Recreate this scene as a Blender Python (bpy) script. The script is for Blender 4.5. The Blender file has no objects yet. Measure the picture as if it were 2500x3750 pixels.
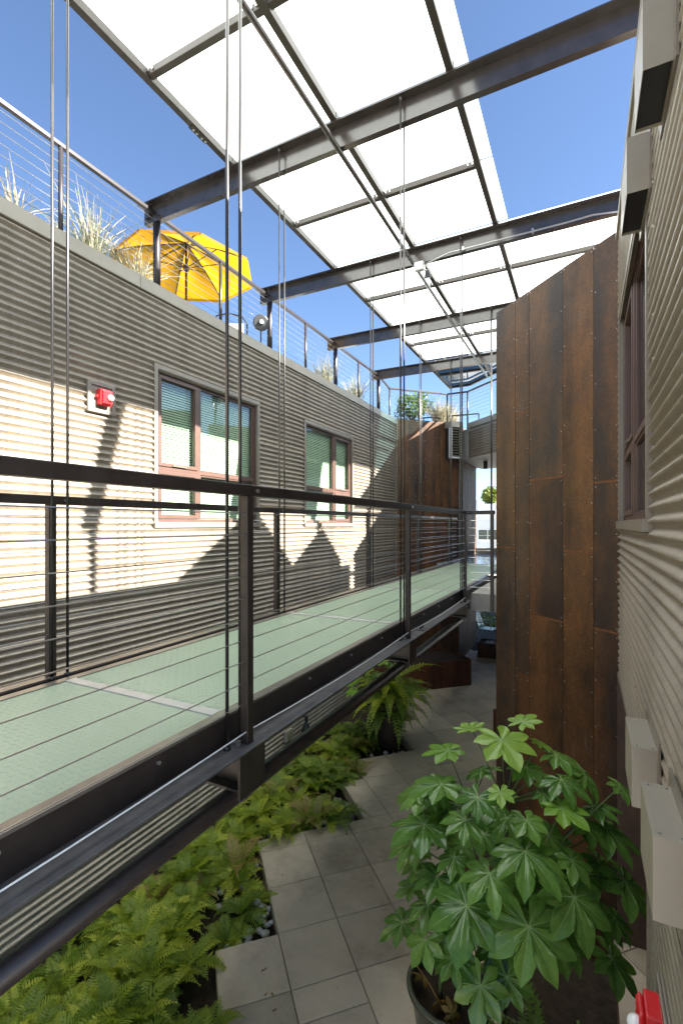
import bpy, math, random
from mathutils import Vector, Matrix
R = math.radians
rng = random.Random(7)
scene = bpy.context.scene
COL = scene.collection

# ------------------------------------------------------------------ camera, sky, sun, exposure
cam_d = bpy.data.cameras.new('camera'); cam = bpy.data.objects.new('camera', cam_d); COL.objects.link(cam)
cam_d.sensor_fit = 'HORIZONTAL'; cam_d.sensor_width = 24.0
cam_d.lens = 24.0 * 1751.0 / 2500.0
cam_d.shift_y = 46.0 / 2500.0
cam_d.clip_start = 0.02; cam_d.clip_end = 3000
cam.location = (0, 0, 0)
cam.rotation_euler = (R(90), 0, R(26.891))
scene.camera = cam

SUN = Vector((1.0, 0.175, 0.725)).normalized()          # towards the sun
w = bpy.data.worlds.new('World'); scene.world = w; w.use_nodes = True
wn = w.node_tree; bg = wn.nodes['Background']
sky = wn.nodes.new('ShaderNodeTexSky'); sky.sky_type = 'NISHITA'; sky.sun_disc = False
sky.sun_elevation = math.asin(SUN.z); sky.sun_rotation = math.atan2(SUN.x, SUN.y)
sky.altitude = 0; sky.air_density = 0.75; sky.dust_density = 0.3; sky.ozone_density = 3.0
wn.links.new(sky.outputs[0], bg.inputs[0]); bg.inputs[1].default_value = 0.050
sd = bpy.data.lights.new('sun', 'SUN'); sd.energy = 5.0; sd.angle = R(0.5); sd.color = (1.0, 0.95, 0.87)
so = bpy.data.objects.new('sun', sd); COL.objects.link(so); so.location = (20, 4, 20)
so.rotation_euler = SUN.to_track_quat('Z', 'Y').to_euler()
vs = scene.view_settings; vs.view_transform = 'Standard'; vs.look = 'None'; vs.gamma = 1.0; vs.use_curve_mapping = False
vs.exposure = 2.75
cy = scene.cycles
cy.use_denoising = True; cy.denoiser = 'OPENIMAGEDENOISE'; cy.denoising_input_passes = 'RGB_ALBEDO_NORMAL'; cy.denoising_prefilter = 'NONE'
cy.use_guiding = True; cy.guiding_training_samples = 48
cy.max_bounces = 14; cy.diffuse_bounces = 9; cy.glossy_bounces = 4; cy.transmission_bounces = 6; cy.transparent_max_bounces = 16
cy.sample_clamp_indirect = 6.0; cy.caustics_reflective = False; cy.caustics_refractive = False

# ------------------------------------------------------------------ pixel helper (survey of the photograph: pixel + known plane -> point)
CX, HY, FP, TH = 1250.0, 1921.0, 1751.0, R(26.891)
cT, sT = math.cos(TH), math.sin(TH)
def ray(x, y):
    u = (x - CX) / FP; v = (HY - y) / FP
    return Vector((u * cT - sT, u * sT + cT, v))
def at_d(x, y, d): return ray(x, y) * d
def on_z(x, y, z):
    r = ray(x, y); return r * (z / r.z)
def on_line(x, p, e):
    """distance along the plan line p + t e where the pixel column x meets it"""
    r = ray(x, HY)
    det = e[0] * (-r.y) + r.x * e[1]
    return ((-p[0]) * (-r.y) + r.x * (-p[1])) / det if abs(det) > 1e-9 else 0.0
def z_at(y, px, py):
    f = -px * sT + py * cT
    return (HY - y) / FP * f

FLOOR, DECK = -4.05, -0.94
WL, WR = -4.70, 0.31            # planes of the left and the right corrugated wall

# ------------------------------------------------------------------ mesh helpers
class MB:
    def __init__(s): s.v = []; s.f = []; s.m = []; s.mi = 0
    def add(s, vs_, fs):
        o = len(s.v); s.v += [tuple(p) for p in vs_]
        for f in fs: s.f.append(tuple(i + o for i in f)); s.m.append(s.mi)
    def box(s, x0, x1, y0, y1, z0, z1):
        s.add([(x0,y0,z0),(x1,y0,z0),(x1,y1,z0),(x0,y1,z0),(x0,y0,z1),(x1,y0,z1),(x1,y1,z1),(x0,y1,z1)],
              [(0,3,2,1),(4,5,6,7),(0,1,5,4),(1,2,6,5),(2,3,7,6),(3,0,4,7)]); return s
    def obox(s, o, ex, ey, ez):
        """box from corner o along three vectors"""
        o, ex, ey, ez = Vector(o), Vector(ex), Vector(ey), Vector(ez)
        fl = ex.cross(ey).dot(ez) < 0
        P = [o, o+ex, o+ex+ey, o+ey, o+ez, o+ex+ez, o+ex+ey+ez, o+ey+ez]
        F = [(0,3,2,1),(4,5,6,7),(0,1,5,4),(1,2,6,5),(2,3,7,6),(3,0,4,7)]
        if fl: F = [tuple(reversed(f)) for f in F]
        s.add(P, F); return s
    def tube(s, p0, p1, r, n=8, r1=None, cap=True):
        p0, p1 = Vector(p0), Vector(p1); d = p1 - p0
        if d.length < 1e-6: return s
        q = d.to_track_quat('Z', 'Y'); r1 = r if r1 is None else r1
        a = [p0 + q @ Vector((math.cos(2*math.pi*k/n)*r, math.sin(2*math.pi*k/n)*r, 0)) for k in range(n)]
        b = [p1 + q @ Vector((math.cos(2*math.pi*k/n)*r1, math.sin(2*math.pi*k/n)*r1, 0)) for k in range(n)]
        F = [(k, (k+1)%n, n+(k+1)%n, n+k) for k in range(n)]
        if cap: F += [tuple(reversed(range(n))), tuple(range(n, 2*n))]
        s.add(a + b, F); return s
    def path(s, pts, r, n=6, r1=None):
        pts = [Vector(p) for p in pts]; m = len(pts); V = []; F = []
        for i, p in enumerate(pts):
            d = (pts[min(i+1, m-1)] - pts[max(i-1, 0)]); q = d.to_track_quat('Z', 'Y')
            rr = r if r1 is None else r + (r1 - r) * i / (m - 1)
            V += [p + q @ Vector((math.cos(2*math.pi*k/n)*rr, math.sin(2*math.pi*k/n)*rr, 0)) for k in range(n)]
        for i in range(m-1):
            for k in range(n): F.append((i*n+k, i*n+(k+1)%n, (i+1)*n+(k+1)%n, (i+1)*n+k))
        F += [tuple(reversed(range(n))), tuple(range((m-1)*n, m*n))]
        s.add(V, F); return s
    def prism(s, poly, z0, z1):
        n = len(poly)
        a = sum(poly[i][0]*poly[(i+1)%n][1]-poly[(i+1)%n][0]*poly[i][1] for i in range(n))
        if a < 0: poly = list(reversed(poly))
        s.add([(x,y,z0) for x,y in poly] + [(x,y,z1) for x,y in poly],
              [tuple(reversed(range(n))), tuple(range(n,2*n))] + [(k,(k+1)%n,n+(k+1)%n,n+k) for k in range(n)]); return s
    def lathe(s, prof, c=(0,0,0), n=24):
        V = []; F = []; m = len(prof)
        for r, z in prof:
            V += [(c[0]+r*math.cos(2*math.pi*k/n), c[1]+r*math.sin(2*math.pi*k/n), c[2]+z) for k in range(n)]
        for i in range(m-1):
            for k in range(n): F.append((i*n+k, i*n+(k+1)%n, (i+1)*n+(k+1)%n, (i+1)*n+k))
        s.add(V, F); return s
    def ball(s, c, rx, ry, rz, n=10, m=6, jit=0.0, rg=rng):
        V = []; F = []
        for i in range(m+1):
            th = math.pi*i/m
            for k in range(n):
                ph = 2*math.pi*k/n; j = 1 + rg.uniform(-jit, jit)
                V.append((c[0]+rx*j*math.sin(th)*math.cos(ph), c[1]+ry*j*math.sin(th)*math.sin(ph), c[2]+rz*math.cos(th)))
        for i in range(m):
            for k in range(n): F.append((i*n+k, (i+1)*n+k, (i+1)*n+(k+1)%n, i*n+(k+1)%n))
        s.add(V, F); return s
    def mesh(s, name, mats, smooth=False):
        me = bpy.data.meshes.new(name); me.from_pydata(s.v, [], s.f)
        mats = mats if isinstance(mats, (list, tuple)) else [mats]
        for m in mats: me.materials.append(m)
        if len(mats) > 1: me.polygons.foreach_set('material_index', s.m)
        if smooth: me.polygons.foreach_set('use_smooth', [True]*len(me.polygons))
        me.update(); return me
    def build(s, name, mats, parent=None, smooth=False, bevel=0.0):
        return link(name, s.mesh(name, mats, smooth), parent, bevel)
def link(name, me, parent=None, bevel=0.0, loc=None, rot=None, scale=None):
    o = bpy.data.objects.new(name, me); COL.objects.link(o)
    if loc is not None: o.location = loc
    if rot is not None: o.rotation_euler = rot
    if scale is not None: o.scale = scale
    if parent is not None:
        o.parent = parent
        o.matrix_parent_inverse = Matrix.Translation(-world_loc(parent))
    if bevel > 0:
        b = o.modifiers.new('bevel', 'BEVEL'); b.width = bevel; b.segments = 2; b.limit_method = 'ANGLE'
    return o
def world_loc(o):
    p = Vector(o.location)
    return p
def tag(o, label=None, cat=None, group=None, kind=None):
    if label: o['label'] = label
    if cat: o['category'] = cat
    if group: o['group'] = group
    if kind: o['kind'] = kind
    return o
def thing(name, label, cat, loc=(0,0,0), group=None):
    o = bpy.data.objects.new(name, None); COL.objects.link(o); o.location = loc
    o.empty_display_size = 0.1
    return tag(o, label, cat, group)
def P(x, y, z): return Vector((x, y, z))

# ------------------------------------------------------------------ materials
def nmat(name):
    m = bpy.data.materials.new(name); m.use_nodes = True
    nt = m.node_tree; return m, nt, nt.nodes['Principled BSDF']
def N(nt, t, **kw):
    n = nt.nodes.new(t)
    for k, v in kw.items(): setattr(n, k, v)
    return n
def ramp(nt, fac, stops):
    r = N(nt, 'ShaderNodeValToRGB'); e = r.color_ramp.elements
    e[0].position = stops[0][0]; e[0].color = (*stops[0][1], 1)
    e[1].position = stops[-1][0]; e[1].color = (*stops[-1][1], 1)
    for p, c in stops[1:-1]:
        x = e.new(p); x.color = (*c, 1)
    nt.links.new(fac, r.inputs[0]); return r.outputs[0]
def noise(nt, scale, detail=4, rough=0.6, vec=None, stretch=None):
    n = N(nt, 'ShaderNodeTexNoise'); n.inputs['Scale'].default_value = scale
    n.inputs['Detail'].default_value = detail; n.inputs['Roughness'].default_value = rough
    if vec is None:
        g = N(nt, 'ShaderNodeNewGeometry'); vec = g.outputs['Position']
    if stretch:
        mp = N(nt, 'ShaderNodeMapping'); mp.inputs['Scale'].default_value = stretch
        nt.links.new(vec, mp.inputs['Vector']); vec = mp.outputs[0]
    nt.links.new(vec, n.inputs['Vector']); return n.outputs['Fac']
def bump(nt, b, h, s=0.2, d=0.01):
    n = N(nt, 'ShaderNodeBump'); n.inputs['Strength'].default_value = s; n.inputs['Distance'].default_value = d
    nt.links.new(h, n.inputs['Height']); nt.links.new(n.outputs[0], b.inputs['Normal'])
def paint(name, c, rough=0.45, var=0.12, metal=0.0, sc=3.0, spec=0.5, bs=0.05, fine=120.0):
    m, nt, b = nmat(name)
    f = noise(nt, sc, 5, 0.65)
    lo = tuple(x*(1-var) for x in c); hi = tuple(min(1, x*(1+var)) for x in c)
    nt.links.new(ramp(nt, f, [(0.3, lo), (0.7, hi)]), b.inputs['Base Color'])
    b.inputs['Roughness'].default_value = rough; b.inputs['Metallic'].default_value = metal
    b.inputs['Specular IOR Level'].default_value = spec
    if bs: bump(nt, b, noise(nt, fine, 2), bs, 0.004)
    return m
M = {}
def corr_mat():
    m, nt, b = nmat('corrugated_paint')
    oi = N(nt, 'ShaderNodeObjectInfo')
    f = noise(nt, 0.8, 6, 0.7); g = noise(nt, 1.0, 5, 0.7, None, (5, 5, 0.35)); h = noise(nt, 30, 4, 0.7)
    c = ramp(nt, f, [(0.3, (0.345, 0.300, 0.238)), (0.7, (0.41, 0.357, 0.288))])
    for src, stops in ((g, [(0.34, (0.80,0.79,0.77)), (0.52, (1,1,1)), (0.75, (1.06,1.06,1.06))]), (h, [(0.3, (0.93,0.92,0.91)), (0.6, (1.03,1.03,1.03))])):
        x = N(nt, 'ShaderNodeMix', data_type='RGBA', blend_type='MULTIPLY'); x.inputs['Factor'].default_value = 1.0
        nt.links.new(c, x.inputs['A']); nt.links.new(ramp(nt, src, stops), x.inputs['B']); c = x.outputs['Result']
    hs = N(nt, 'ShaderNodeHueSaturation'); nt.links.new(c, hs.inputs['Color'])
    mr = N(nt, 'ShaderNodeMapRange'); mr.inputs['To Min'].default_value = 0.93; mr.inputs['To Max'].default_value = 1.06
    nt.links.new(oi.outputs['Random'], mr.inputs['Value']); nt.links.new(mr.outputs[0], hs.inputs['Value'])
    nt.links.new(hs.outputs[0], b.inputs['Base Color'])
    b.inputs['Metallic'].default_value = 0.5; nt.links.new(ramp(nt, f, [(0.3, (0.34,)*3), (0.7, (0.48,)*3)]), b.inputs['Roughness'])
    return m
M['corr'] = corr_mat()
M['trim'] = paint('flashing_paint', (0.225, 0.195, 0.155), 0.4, 0.07, 0.2, 2.0)
M['coping'] = paint('coping_paint', (0.33, 0.295, 0.235), 0.42, 0.06, 0.05, 1.5)
M['vent'] = paint('vent_paint', (0.33, 0.295, 0.24), 0.4, 0.06, 0.1, 4.0)
M['steel'] = paint('dark_steel', (0.032, 0.023, 0.019), 0.42, 0.35, 0.0, 9.0, 0.5, 0.10, 220)
M['beam'] = paint('canopy_steel', (0.045, 0.038, 0.035), 0.22, 0.25, 0.0, 6.0, 0.8, 0.02, 60)
M['flange'] = paint('grey_steel', (0.085, 0.08, 0.078), 0.5, 0.3, 0.1, 14.0, 0.5, 0.08, 200)  # lighter grey than the beam web, for flange and small plates
M['rail_al'] = paint('aluminium_rail', (0.05, 0.043, 0.037), 0.4, 0.2, 0.2, 6.0)
M['edge_al'] = paint('edge_trim', (0.22, 0.195, 0.165), 0.35, 0.2, 0.5, 8.0)
M['rod'] = paint('stainless_rod', (0.065, 0.06, 0.058), 0.28, 0.1, 0.7, 5.0, 0.5, 0)
M['cable'] = paint('stainless_cable', (0.55, 0.54, 0.52), 0.28, 0.1, 0.9, 5.0, 0.5, 0)
M['bolt'] = paint('bolt_zinc', (0.55, 0.54, 0.53), 0.3, 0.1, 0.9, 5.0, 0.5, 0)
M['post'] = paint('roof_post_paint', (0.035, 0.030, 0.030), 0.35, 0.15, 0.2, 5.0)
M['frame'] = paint('window_frame_brown', (0.095, 0.055, 0.043), 0.4, 0.1, 0.0, 6.0)
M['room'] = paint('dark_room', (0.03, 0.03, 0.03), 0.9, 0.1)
M['blind'] = paint('blind_slat', (0.72, 0.77, 0.68), 0.5, 0.04)
M['red'] = paint('alarm_red', (0.62, 0.02, 0.025), 0.3, 0.08, 0, 8, 0.5, 0)
M['lens'] = paint('strobe_lens', (0.85, 0.87, 0.85), 0.12, 0.03, 0, 8, 0.7, 0)
M['black'] = paint('black_metal', (0.018, 0.018, 0.02), 0.4, 0.2)
M['white'] = paint('white_paint', (0.78, 0.78, 0.76), 0.5, 0.05)
M['concrete'] = paint('concrete', (0.30, 0.285, 0.255), 0.8, 0.18, 0, 5.0, 0.3, 0.15, 90)
M['street'] = paint('pale_bounce_ground', (0.42, 0.40, 0.36), 0.85, 0.12, 0, 1.0)  # surrounding ground, made pale to bounce sunlight into the court
M['strip'] = paint('joint_strip_aluminium', (0.50, 0.49, 0.46), 0.4, 0.1, 0.2, 6.0)
M['soffit'] = paint('soffit_board', (0.36, 0.33, 0.29), 0.6, 0.08)
M['soil'] = paint('soil', (0.045, 0.032, 0.022), 0.95, 0.4, 0, 12, 0.2, 0.6, 30)
M['pot'] = paint('glazed_pot', (0.055, 0.062, 0.04), 0.22, 0.3, 0, 7, 0.6, 0.02)
M['potdark'] = paint('dark_pot', (0.045, 0.028, 0.022), 0.5, 0.3, 0, 7)
M['chair'] = paint('pale_green_paint', (0.30, 0.45, 0.36), 0.35, 0.08)
M['stone'] = paint('river_stone', (0.42, 0.41, 0.38), 0.6, 0.35, 0, 9.0, 0.4, 0.1)
M['bark'] = paint('bark', (0.06, 0.042, 0.03), 0.85, 0.3, 0, 20, 0.3, 0.4, 60)
M['siding'] = paint('white_siding', (0.62, 0.65, 0.68), 0.5, 0.06, 0, 2)
M['roofmem'] = paint('roof_membrane', (0.45, 0.44, 0.42), 0.8, 0.1)
M['conduit'] = paint('galvanised_conduit', (0.42, 0.42, 0.42), 0.35, 0.12, 0.8, 9, 0.5, 0)
M['wood'] = paint('brown_door_frame', (0.11, 0.065, 0.048), 0.5, 0.2, 0, 8)
M['yellow2'] = None

def tile_mat():
    m, nt, b = nmat('paver')
    oi = N(nt, 'ShaderNodeObjectInfo')
    f = noise(nt, 2.2, 6, 0.7); g = noise(nt, 140, 3, 0.6)
    base = ramp(nt, f, [(0.25, (0.48, 0.395, 0.295)), (0.5, (0.59, 0.49, 0.37)), (0.8, (0.67, 0.565, 0.44))])
    hs = N(nt, 'ShaderNodeHueSaturation'); nt.links.new(base, hs.inputs['Color'])
    mr = N(nt, 'ShaderNodeMapRange'); mr.inputs['To Min'].default_value = 0.80; mr.inputs['To Max'].default_value = 1.16
    nt.links.new(oi.outputs['Random'], mr.inputs['Value']); nt.links.new(mr.outputs[0], hs.inputs['Value'])
    mx = N(nt, 'ShaderNodeMix', data_type='RGBA', blend_type='MULTIPLY'); mx.inputs['Factor'].default_value = 0.35
    nt.links.new(hs.outputs[0], mx.inputs['A']); nt.links.new(ramp(nt, g, [(0.3, (0.6,0.6,0.6)), (0.7, (1.3,1.3,1.3))]), mx.inputs['B'])
    st = noise(nt, 0.9, 8, 0.72); sp = noise(nt, 34, 2, 0.5)
    m4 = N(nt, 'ShaderNodeMix', data_type='RGBA', blend_type='MULTIPLY'); m4.inputs['Factor'].default_value = 1.0
    nt.links.new(mx.outputs['Result'], m4.inputs['A']); nt.links.new(ramp(nt, st, [(0.34, (0.72,0.70,0.66)), (0.48, (1.0,1.0,1.0)), (0.70, (1.12,1.10,1.06))]), m4.inputs['B'])
    m5 = N(nt, 'ShaderNodeMix', data_type='RGBA', blend_type='MULTIPLY'); m5.inputs['Factor'].default_value = 1.0
    nt.links.new(m4.outputs['Result'], m5.inputs['A']); nt.links.new(ramp(nt, sp, [(0.22, (0.55,0.5,0.42)), (0.30, (1,1,1))]), m5.inputs['B'])
    nt.links.new(m5.outputs['Result'], b.inputs['Base Color']); b.inputs['Roughness'].default_value = 0.75
    bump(nt, b, g, 0.12, 0.004); return m
M['tile'] = tile_mat()

def rust_mat(name, dark, mid, hot, seed):
    """weathering steel: streaked patina; the three colours are the plate's own"""
    m, nt, b = nmat(name)
    oi = N(nt, 'ShaderNodeObjectInfo'); ge = N(nt, 'ShaderNodeNewGeometry')
    ad = N(nt, 'ShaderNodeVectorMath', operation='MULTIPLY_ADD')
    cb = N(nt, 'ShaderNodeCombineXYZ')
    for k in range(3): nt.links.new(oi.outputs['Random'], cb.inputs[k])
    ad.inputs[1].default_value = (1, 1, 1)
    sc_ = N(nt, 'ShaderNodeVectorMath', operation='SCALE'); sc_.inputs['Scale'].default_value = 9.0 + seed
    nt.links.new(cb.outputs[0], sc_.inputs[0])
    nt.links.new(ge.outputs['Position'], ad.inputs[0]); nt.links.new(sc_.outputs[0], ad.inputs[2])
    v = ad.outputs[0]
    s1 = noise(nt, 1.0, 3, 0.5, v, (2.6, 2.6, 0.30))      # long vertical streaks
    s2 = noise(nt, 2.6, 9, 0.8, v, (1.3, 1.3, 0.8))      # blotches
    s3 = noise(nt, 45, 5, 0.75, v)
    mx = N(nt, 'ShaderNodeMath', operation='MULTIPLY_ADD'); mx.inputs[1].default_value = 0.48
    nt.links.new(s1, mx.inputs[0])
    m2 = N(nt, 'ShaderNodeMath', operation='MULTIPLY'); m2.inputs[1].default_value = 0.52; nt.links.new(s2, m2.inputs[0])
    nt.links.new(m2.outputs[0], mx.inputs[2])
    col = ramp(nt, mx.outputs[0], [(0.41, dark), (0.50, mid), (0.60, hot)])
    mm = N(nt, 'ShaderNodeMix', data_type='RGBA', blend_type='MULTIPLY'); mm.inputs['Factor'].default_value = 0.8
    nt.links.new(col, mm.inputs['A']); nt.links.new(ramp(nt, s3, [(0.30, (0.45,0.42,0.40)), (0.72, (1.45,1.4,1.35))]), mm.inputs['B'])
    # pale mineral run-off
    s4 = noise(nt, 1.0, 9, 0.8, v, (9, 9, 2.2)); s5 = noise(nt, 0.9, 3, 0.5, v)
    k = N(nt, 'ShaderNodeMath', operation='MULTIPLY'); nt.links.new(ramp(nt, s4, [(0.52, (0,0,0)), (0.70, (1,1,1))]), k.inputs[0])
    nt.links.new(ramp(nt, s5, [(0.5, (0,0,0)), (0.68, (0.6,0.6,0.6))]), k.inputs[1])
    m3 = N(nt, 'ShaderNodeMix', data_type='RGBA'); nt.links.new(k.outputs[0], m3.inputs['Factor'])
    nt.links.new(mm.outputs['Result'], m3.inputs['A']); m3.inputs['B'].default_value = (0.16, 0.155, 0.14, 1)
    nt.links.new(m3.outputs['Result'], b.inputs['Base Color'])
    b.inputs['Roughness'].default_value = 0.62; b.inputs['Specular IOR Level'].default_value = 0.35
    bump(nt, b, s3, 0.25, 0.004); return m
M['rust_o'] = rust_mat('rust_orange', (0.058,0.031,0.016), (0.108,0.052,0.021), (0.180,0.082,0.030), 0)
M['rust_d'] = rust_mat('rust_dark', (0.038,0.024,0.019), (0.074,0.038,0.021), (0.145,0.066,0.028), 2)
M['rust_g'] = rust_mat('rust_grey', (0.044,0.034,0.029), (0.084,0.050,0.030), (0.140,0.072,0.033), 4)
M['rust_r'] = rust_mat('rust_red', (0.06,0.022,0.013), (0.105,0.037,0.019), (0.16,0.058,0.028), 6)
M['rust_line'] = paint('fresh_rust', (0.16, 0.06, 0.02), 0.8, 0.5, 0, 25)

def leaf_mat(name, c1, c2, rough=0.35, trans=0.35, tcol=None, sc=9.0):
    m, nt, b = nmat(name)
    oi = N(nt, 'ShaderNodeObjectInfo')
    tc = N(nt, 'ShaderNodeTexCoord')
    f = noise(nt, sc, 3, 0.6, tc.outputs['Object'])
    a = N(nt, 'ShaderNodeMath', operation='MULTIPLY_ADD'); a.inputs[1].default_value = 0.55
    nt.links.new(f, a.inputs[0])
    mu = N(nt, 'ShaderNodeMath', operation='MULTIPLY'); mu.inputs[1].default_value = 0.45
    nt.links.new(oi.outputs['Random'], mu.inputs[0]); nt.links.new(mu.outputs[0], a.inputs[2])
    col = ramp(nt, a.outputs[0], [(0.25, c1), (0.75, c2)])
    nt.links.new(col, b.inputs['Base Color']); b.inputs['Roughness'].default_value = rough
    b.inputs['Specular IOR Level'].default_value = 0.5
    tr = N(nt, 'ShaderNodeBsdfTranslucent')
    hs = N(nt, 'ShaderNodeHueSaturation'); hs.inputs['Value'].default_value = 1.5; hs.inputs['Saturation'].default_value = 1.1
    nt.links.new(col, hs.inputs['Color']); nt.links.new(hs.outputs[0], tr.inputs['Color'])
    ms = N(nt, 'ShaderNodeMixShader'); ms.inputs[0].default_value = trans
    out = nt.nodes['Material Output']
    nt.links.new(b.outputs[0], ms.inputs[1]); nt.links.new(tr.outputs[0], ms.inputs[2]); nt.links.new(ms.outputs[0], out.inputs[0])
    return m
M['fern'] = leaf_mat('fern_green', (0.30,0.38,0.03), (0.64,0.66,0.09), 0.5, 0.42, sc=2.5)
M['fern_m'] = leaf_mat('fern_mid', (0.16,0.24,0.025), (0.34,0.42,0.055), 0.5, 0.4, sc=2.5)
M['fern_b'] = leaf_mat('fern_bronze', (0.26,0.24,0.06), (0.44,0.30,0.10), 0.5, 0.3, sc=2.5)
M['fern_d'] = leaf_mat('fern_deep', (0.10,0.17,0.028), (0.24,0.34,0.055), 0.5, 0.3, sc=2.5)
M['fats'] = leaf_mat('aralia_leaf', (0.08,0.18,0.030), (0.18,0.32,0.06), 0.20, 0.30)
M['fats_y'] = leaf_mat('aralia_young_leaf', (0.22,0.40,0.05), (0.34,0.52,0.08), 0.28, 0.4)
M['vein'] = paint('leaf_vein', (0.24, 0.36, 0.11), 0.5, 0.1)
M['stem'] = paint('green_stem', (0.08, 0.11, 0.035), 0.5, 0.2)
M['shrub'] = leaf_mat('shrub_leaf', (0.030,0.070,0.015), (0.085,0.150,0.030), 0.35, 0.3)
M['shrub_y'] = leaf_mat('garden_leaf', (0.11,0.15,0.02), (0.22,0.25,0.05), 0.5, 0.3)
M['grass'] = leaf_mat('grass_blade', (0.07,0.10,0.025), (0.17,0.19,0.06), 0.6, 0.4)
M['plume'] = leaf_mat('grass_plume', (0.26,0.235,0.17), (0.42,0.39,0.30), 0.8, 0.5)
M['deadleaf'] = leaf_mat('dry_leaf', (0.20,0.11,0.03), (0.32,0.20,0.05), 0.6, 0.3)

def facing_refl(nt, f0=0.05, p=4.0):
    lw = N(nt, 'ShaderNodeLayerWeight'); lw.inputs['Blend'].default_value = 0.5
    pw = N(nt, 'ShaderNodeMath', operation='POWER'); pw.inputs[1].default_value = p; nt.links.new(lw.outputs['Facing'], pw.inputs[0])
    ma = N(nt, 'ShaderNodeMath', operation='MULTIPLY_ADD'); ma.inputs[1].default_value = 1 - f0; ma.inputs[2].default_value = f0
    nt.links.new(pw.outputs[0], ma.inputs[0]); return ma.outputs[0]
def canopy_glass():
    m, nt, b = nmat('frosted_glass')
    out = nt.nodes['Material Output']; nt.nodes.remove(b)
    t = N(nt, 'ShaderNodeBsdfTranslucent'); t.inputs['Color'].default_value = (0.95, 0.985, 0.96, 1)
    d = N(nt, 'ShaderNodeBsdfDiffuse'); d.inputs['Color'].default_value = (0.80, 0.84, 0.81, 1)
    a = N(nt, 'ShaderNodeMixShader'); a.inputs[0].default_value = 0.10
    nt.links.new(t.outputs[0], a.inputs[1]); nt.links.new(d.outputs[0], a.inputs[2])
    nt.links.new(a.outputs[0], out.inputs[0]); return m
M['canopy'] = canopy_glass()
def clear_glass(name, tint, f0=0.05):
    m, nt, b = nmat(name)
    out = nt.nodes['Material Output']; nt.nodes.remove(b)
    t = N(nt, 'ShaderNodeBsdfTransparent'); t.inputs['Color'].default_value = (*tint, 1)
    g = N(nt, 'ShaderNodeBsdfGlossy'); g.inputs['Roughness'].default_value = 0.02
    a = N(nt, 'ShaderNodeMixShader'); nt.links.new(facing_refl(nt, f0), a.inputs[0])
    nt.links.new(t.outputs[0], a.inputs[1]); nt.links.new(g.outputs[0], a.inputs[2])
    nt.links.new(a.outputs[0], out.inputs[0]); return m
M['cleartop'] = clear_glass('canopy_glass_top', (0.97, 0.99, 0.98), 0.04)
M['pane'] = clear_glass('green_window_glass', (0.88, 0.95, 0.885), 0.07)
M['bluepane'] = clear_glass('blue_clear_glass', (0.34, 0.46, 0.50), 0.10)
M['darkpane'] = clear_glass('dark_window_glass', (0.45, 0.5, 0.5), 0.10)
def deck_glass():
    m, nt, b = nmat('green_deck_glass')
    f = noise(nt, 1.1, 4, 0.6)
    nt.links.new(ramp(nt, f, [(0.3, (0.50,0.62,0.45)), (0.7, (0.58,0.70,0.52))]), b.inputs['Base Color'])
    b.inputs['Roughness'].default_value = 0.38; b.inputs['Specular IOR Level'].default_value = 0.5
    tr = N(nt, 'ShaderNodeBsdfTranslucent'); tr.inputs['Color'].default_value = (0.80, 0.92, 0.80, 1)
    ms = N(nt, 'ShaderNodeMixShader'); ms.inputs[0].default_value = 0.45
    out = nt.nodes['Material Output']
    nt.links.new(b.outputs[0], ms.inputs[1]); nt.links.new(tr.outputs[0], ms.inputs[2]); nt.links.new(ms.outputs[0], out.inputs[0])
    return m
M['deck'] = deck_glass()
M['deckfar'] = paint('smooth_deck_glass', (0.20, 0.27, 0.30), 0.16, 0.1, 0, 2, 0.7, 0)  # grey-blue base also holds the sky tint reflected in the far floor
def fabric():
    m, nt, b = nmat('yellow_fabric')
    b.inputs['Base Color'].default_value = (0.34, 0.175, 0.004, 1); b.inputs['Roughness'].default_value = 0.8
    tr = N(nt, 'ShaderNodeBsdfTranslucent'); tr.inputs['Color'].default_value = (0.40, 0.205, 0.003, 1)
    ms = N(nt, 'ShaderNodeMixShader'); ms.inputs[0].default_value = 0.6
    out = nt.nodes['Material Output']
    nt.links.new(b.outputs[0], ms.inputs[1]); nt.links.new(tr.outputs[0], ms.inputs[2]); nt.links.new(ms.outputs[0], out.inputs[0])
    bump(nt, b, noise(nt, 300, 2), 0.1, 0.002); return m
M['yellow'] = fabric()

# ================================================================== SETTING
GE = (-2.70, 3.94); GQ = 0.61 / math.sqrt(2)          # paving grid at 45 degrees
def grid(i, j): return (GE[0] + (i + j) * GQ, GE[1] + (i - j) * GQ)

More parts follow.
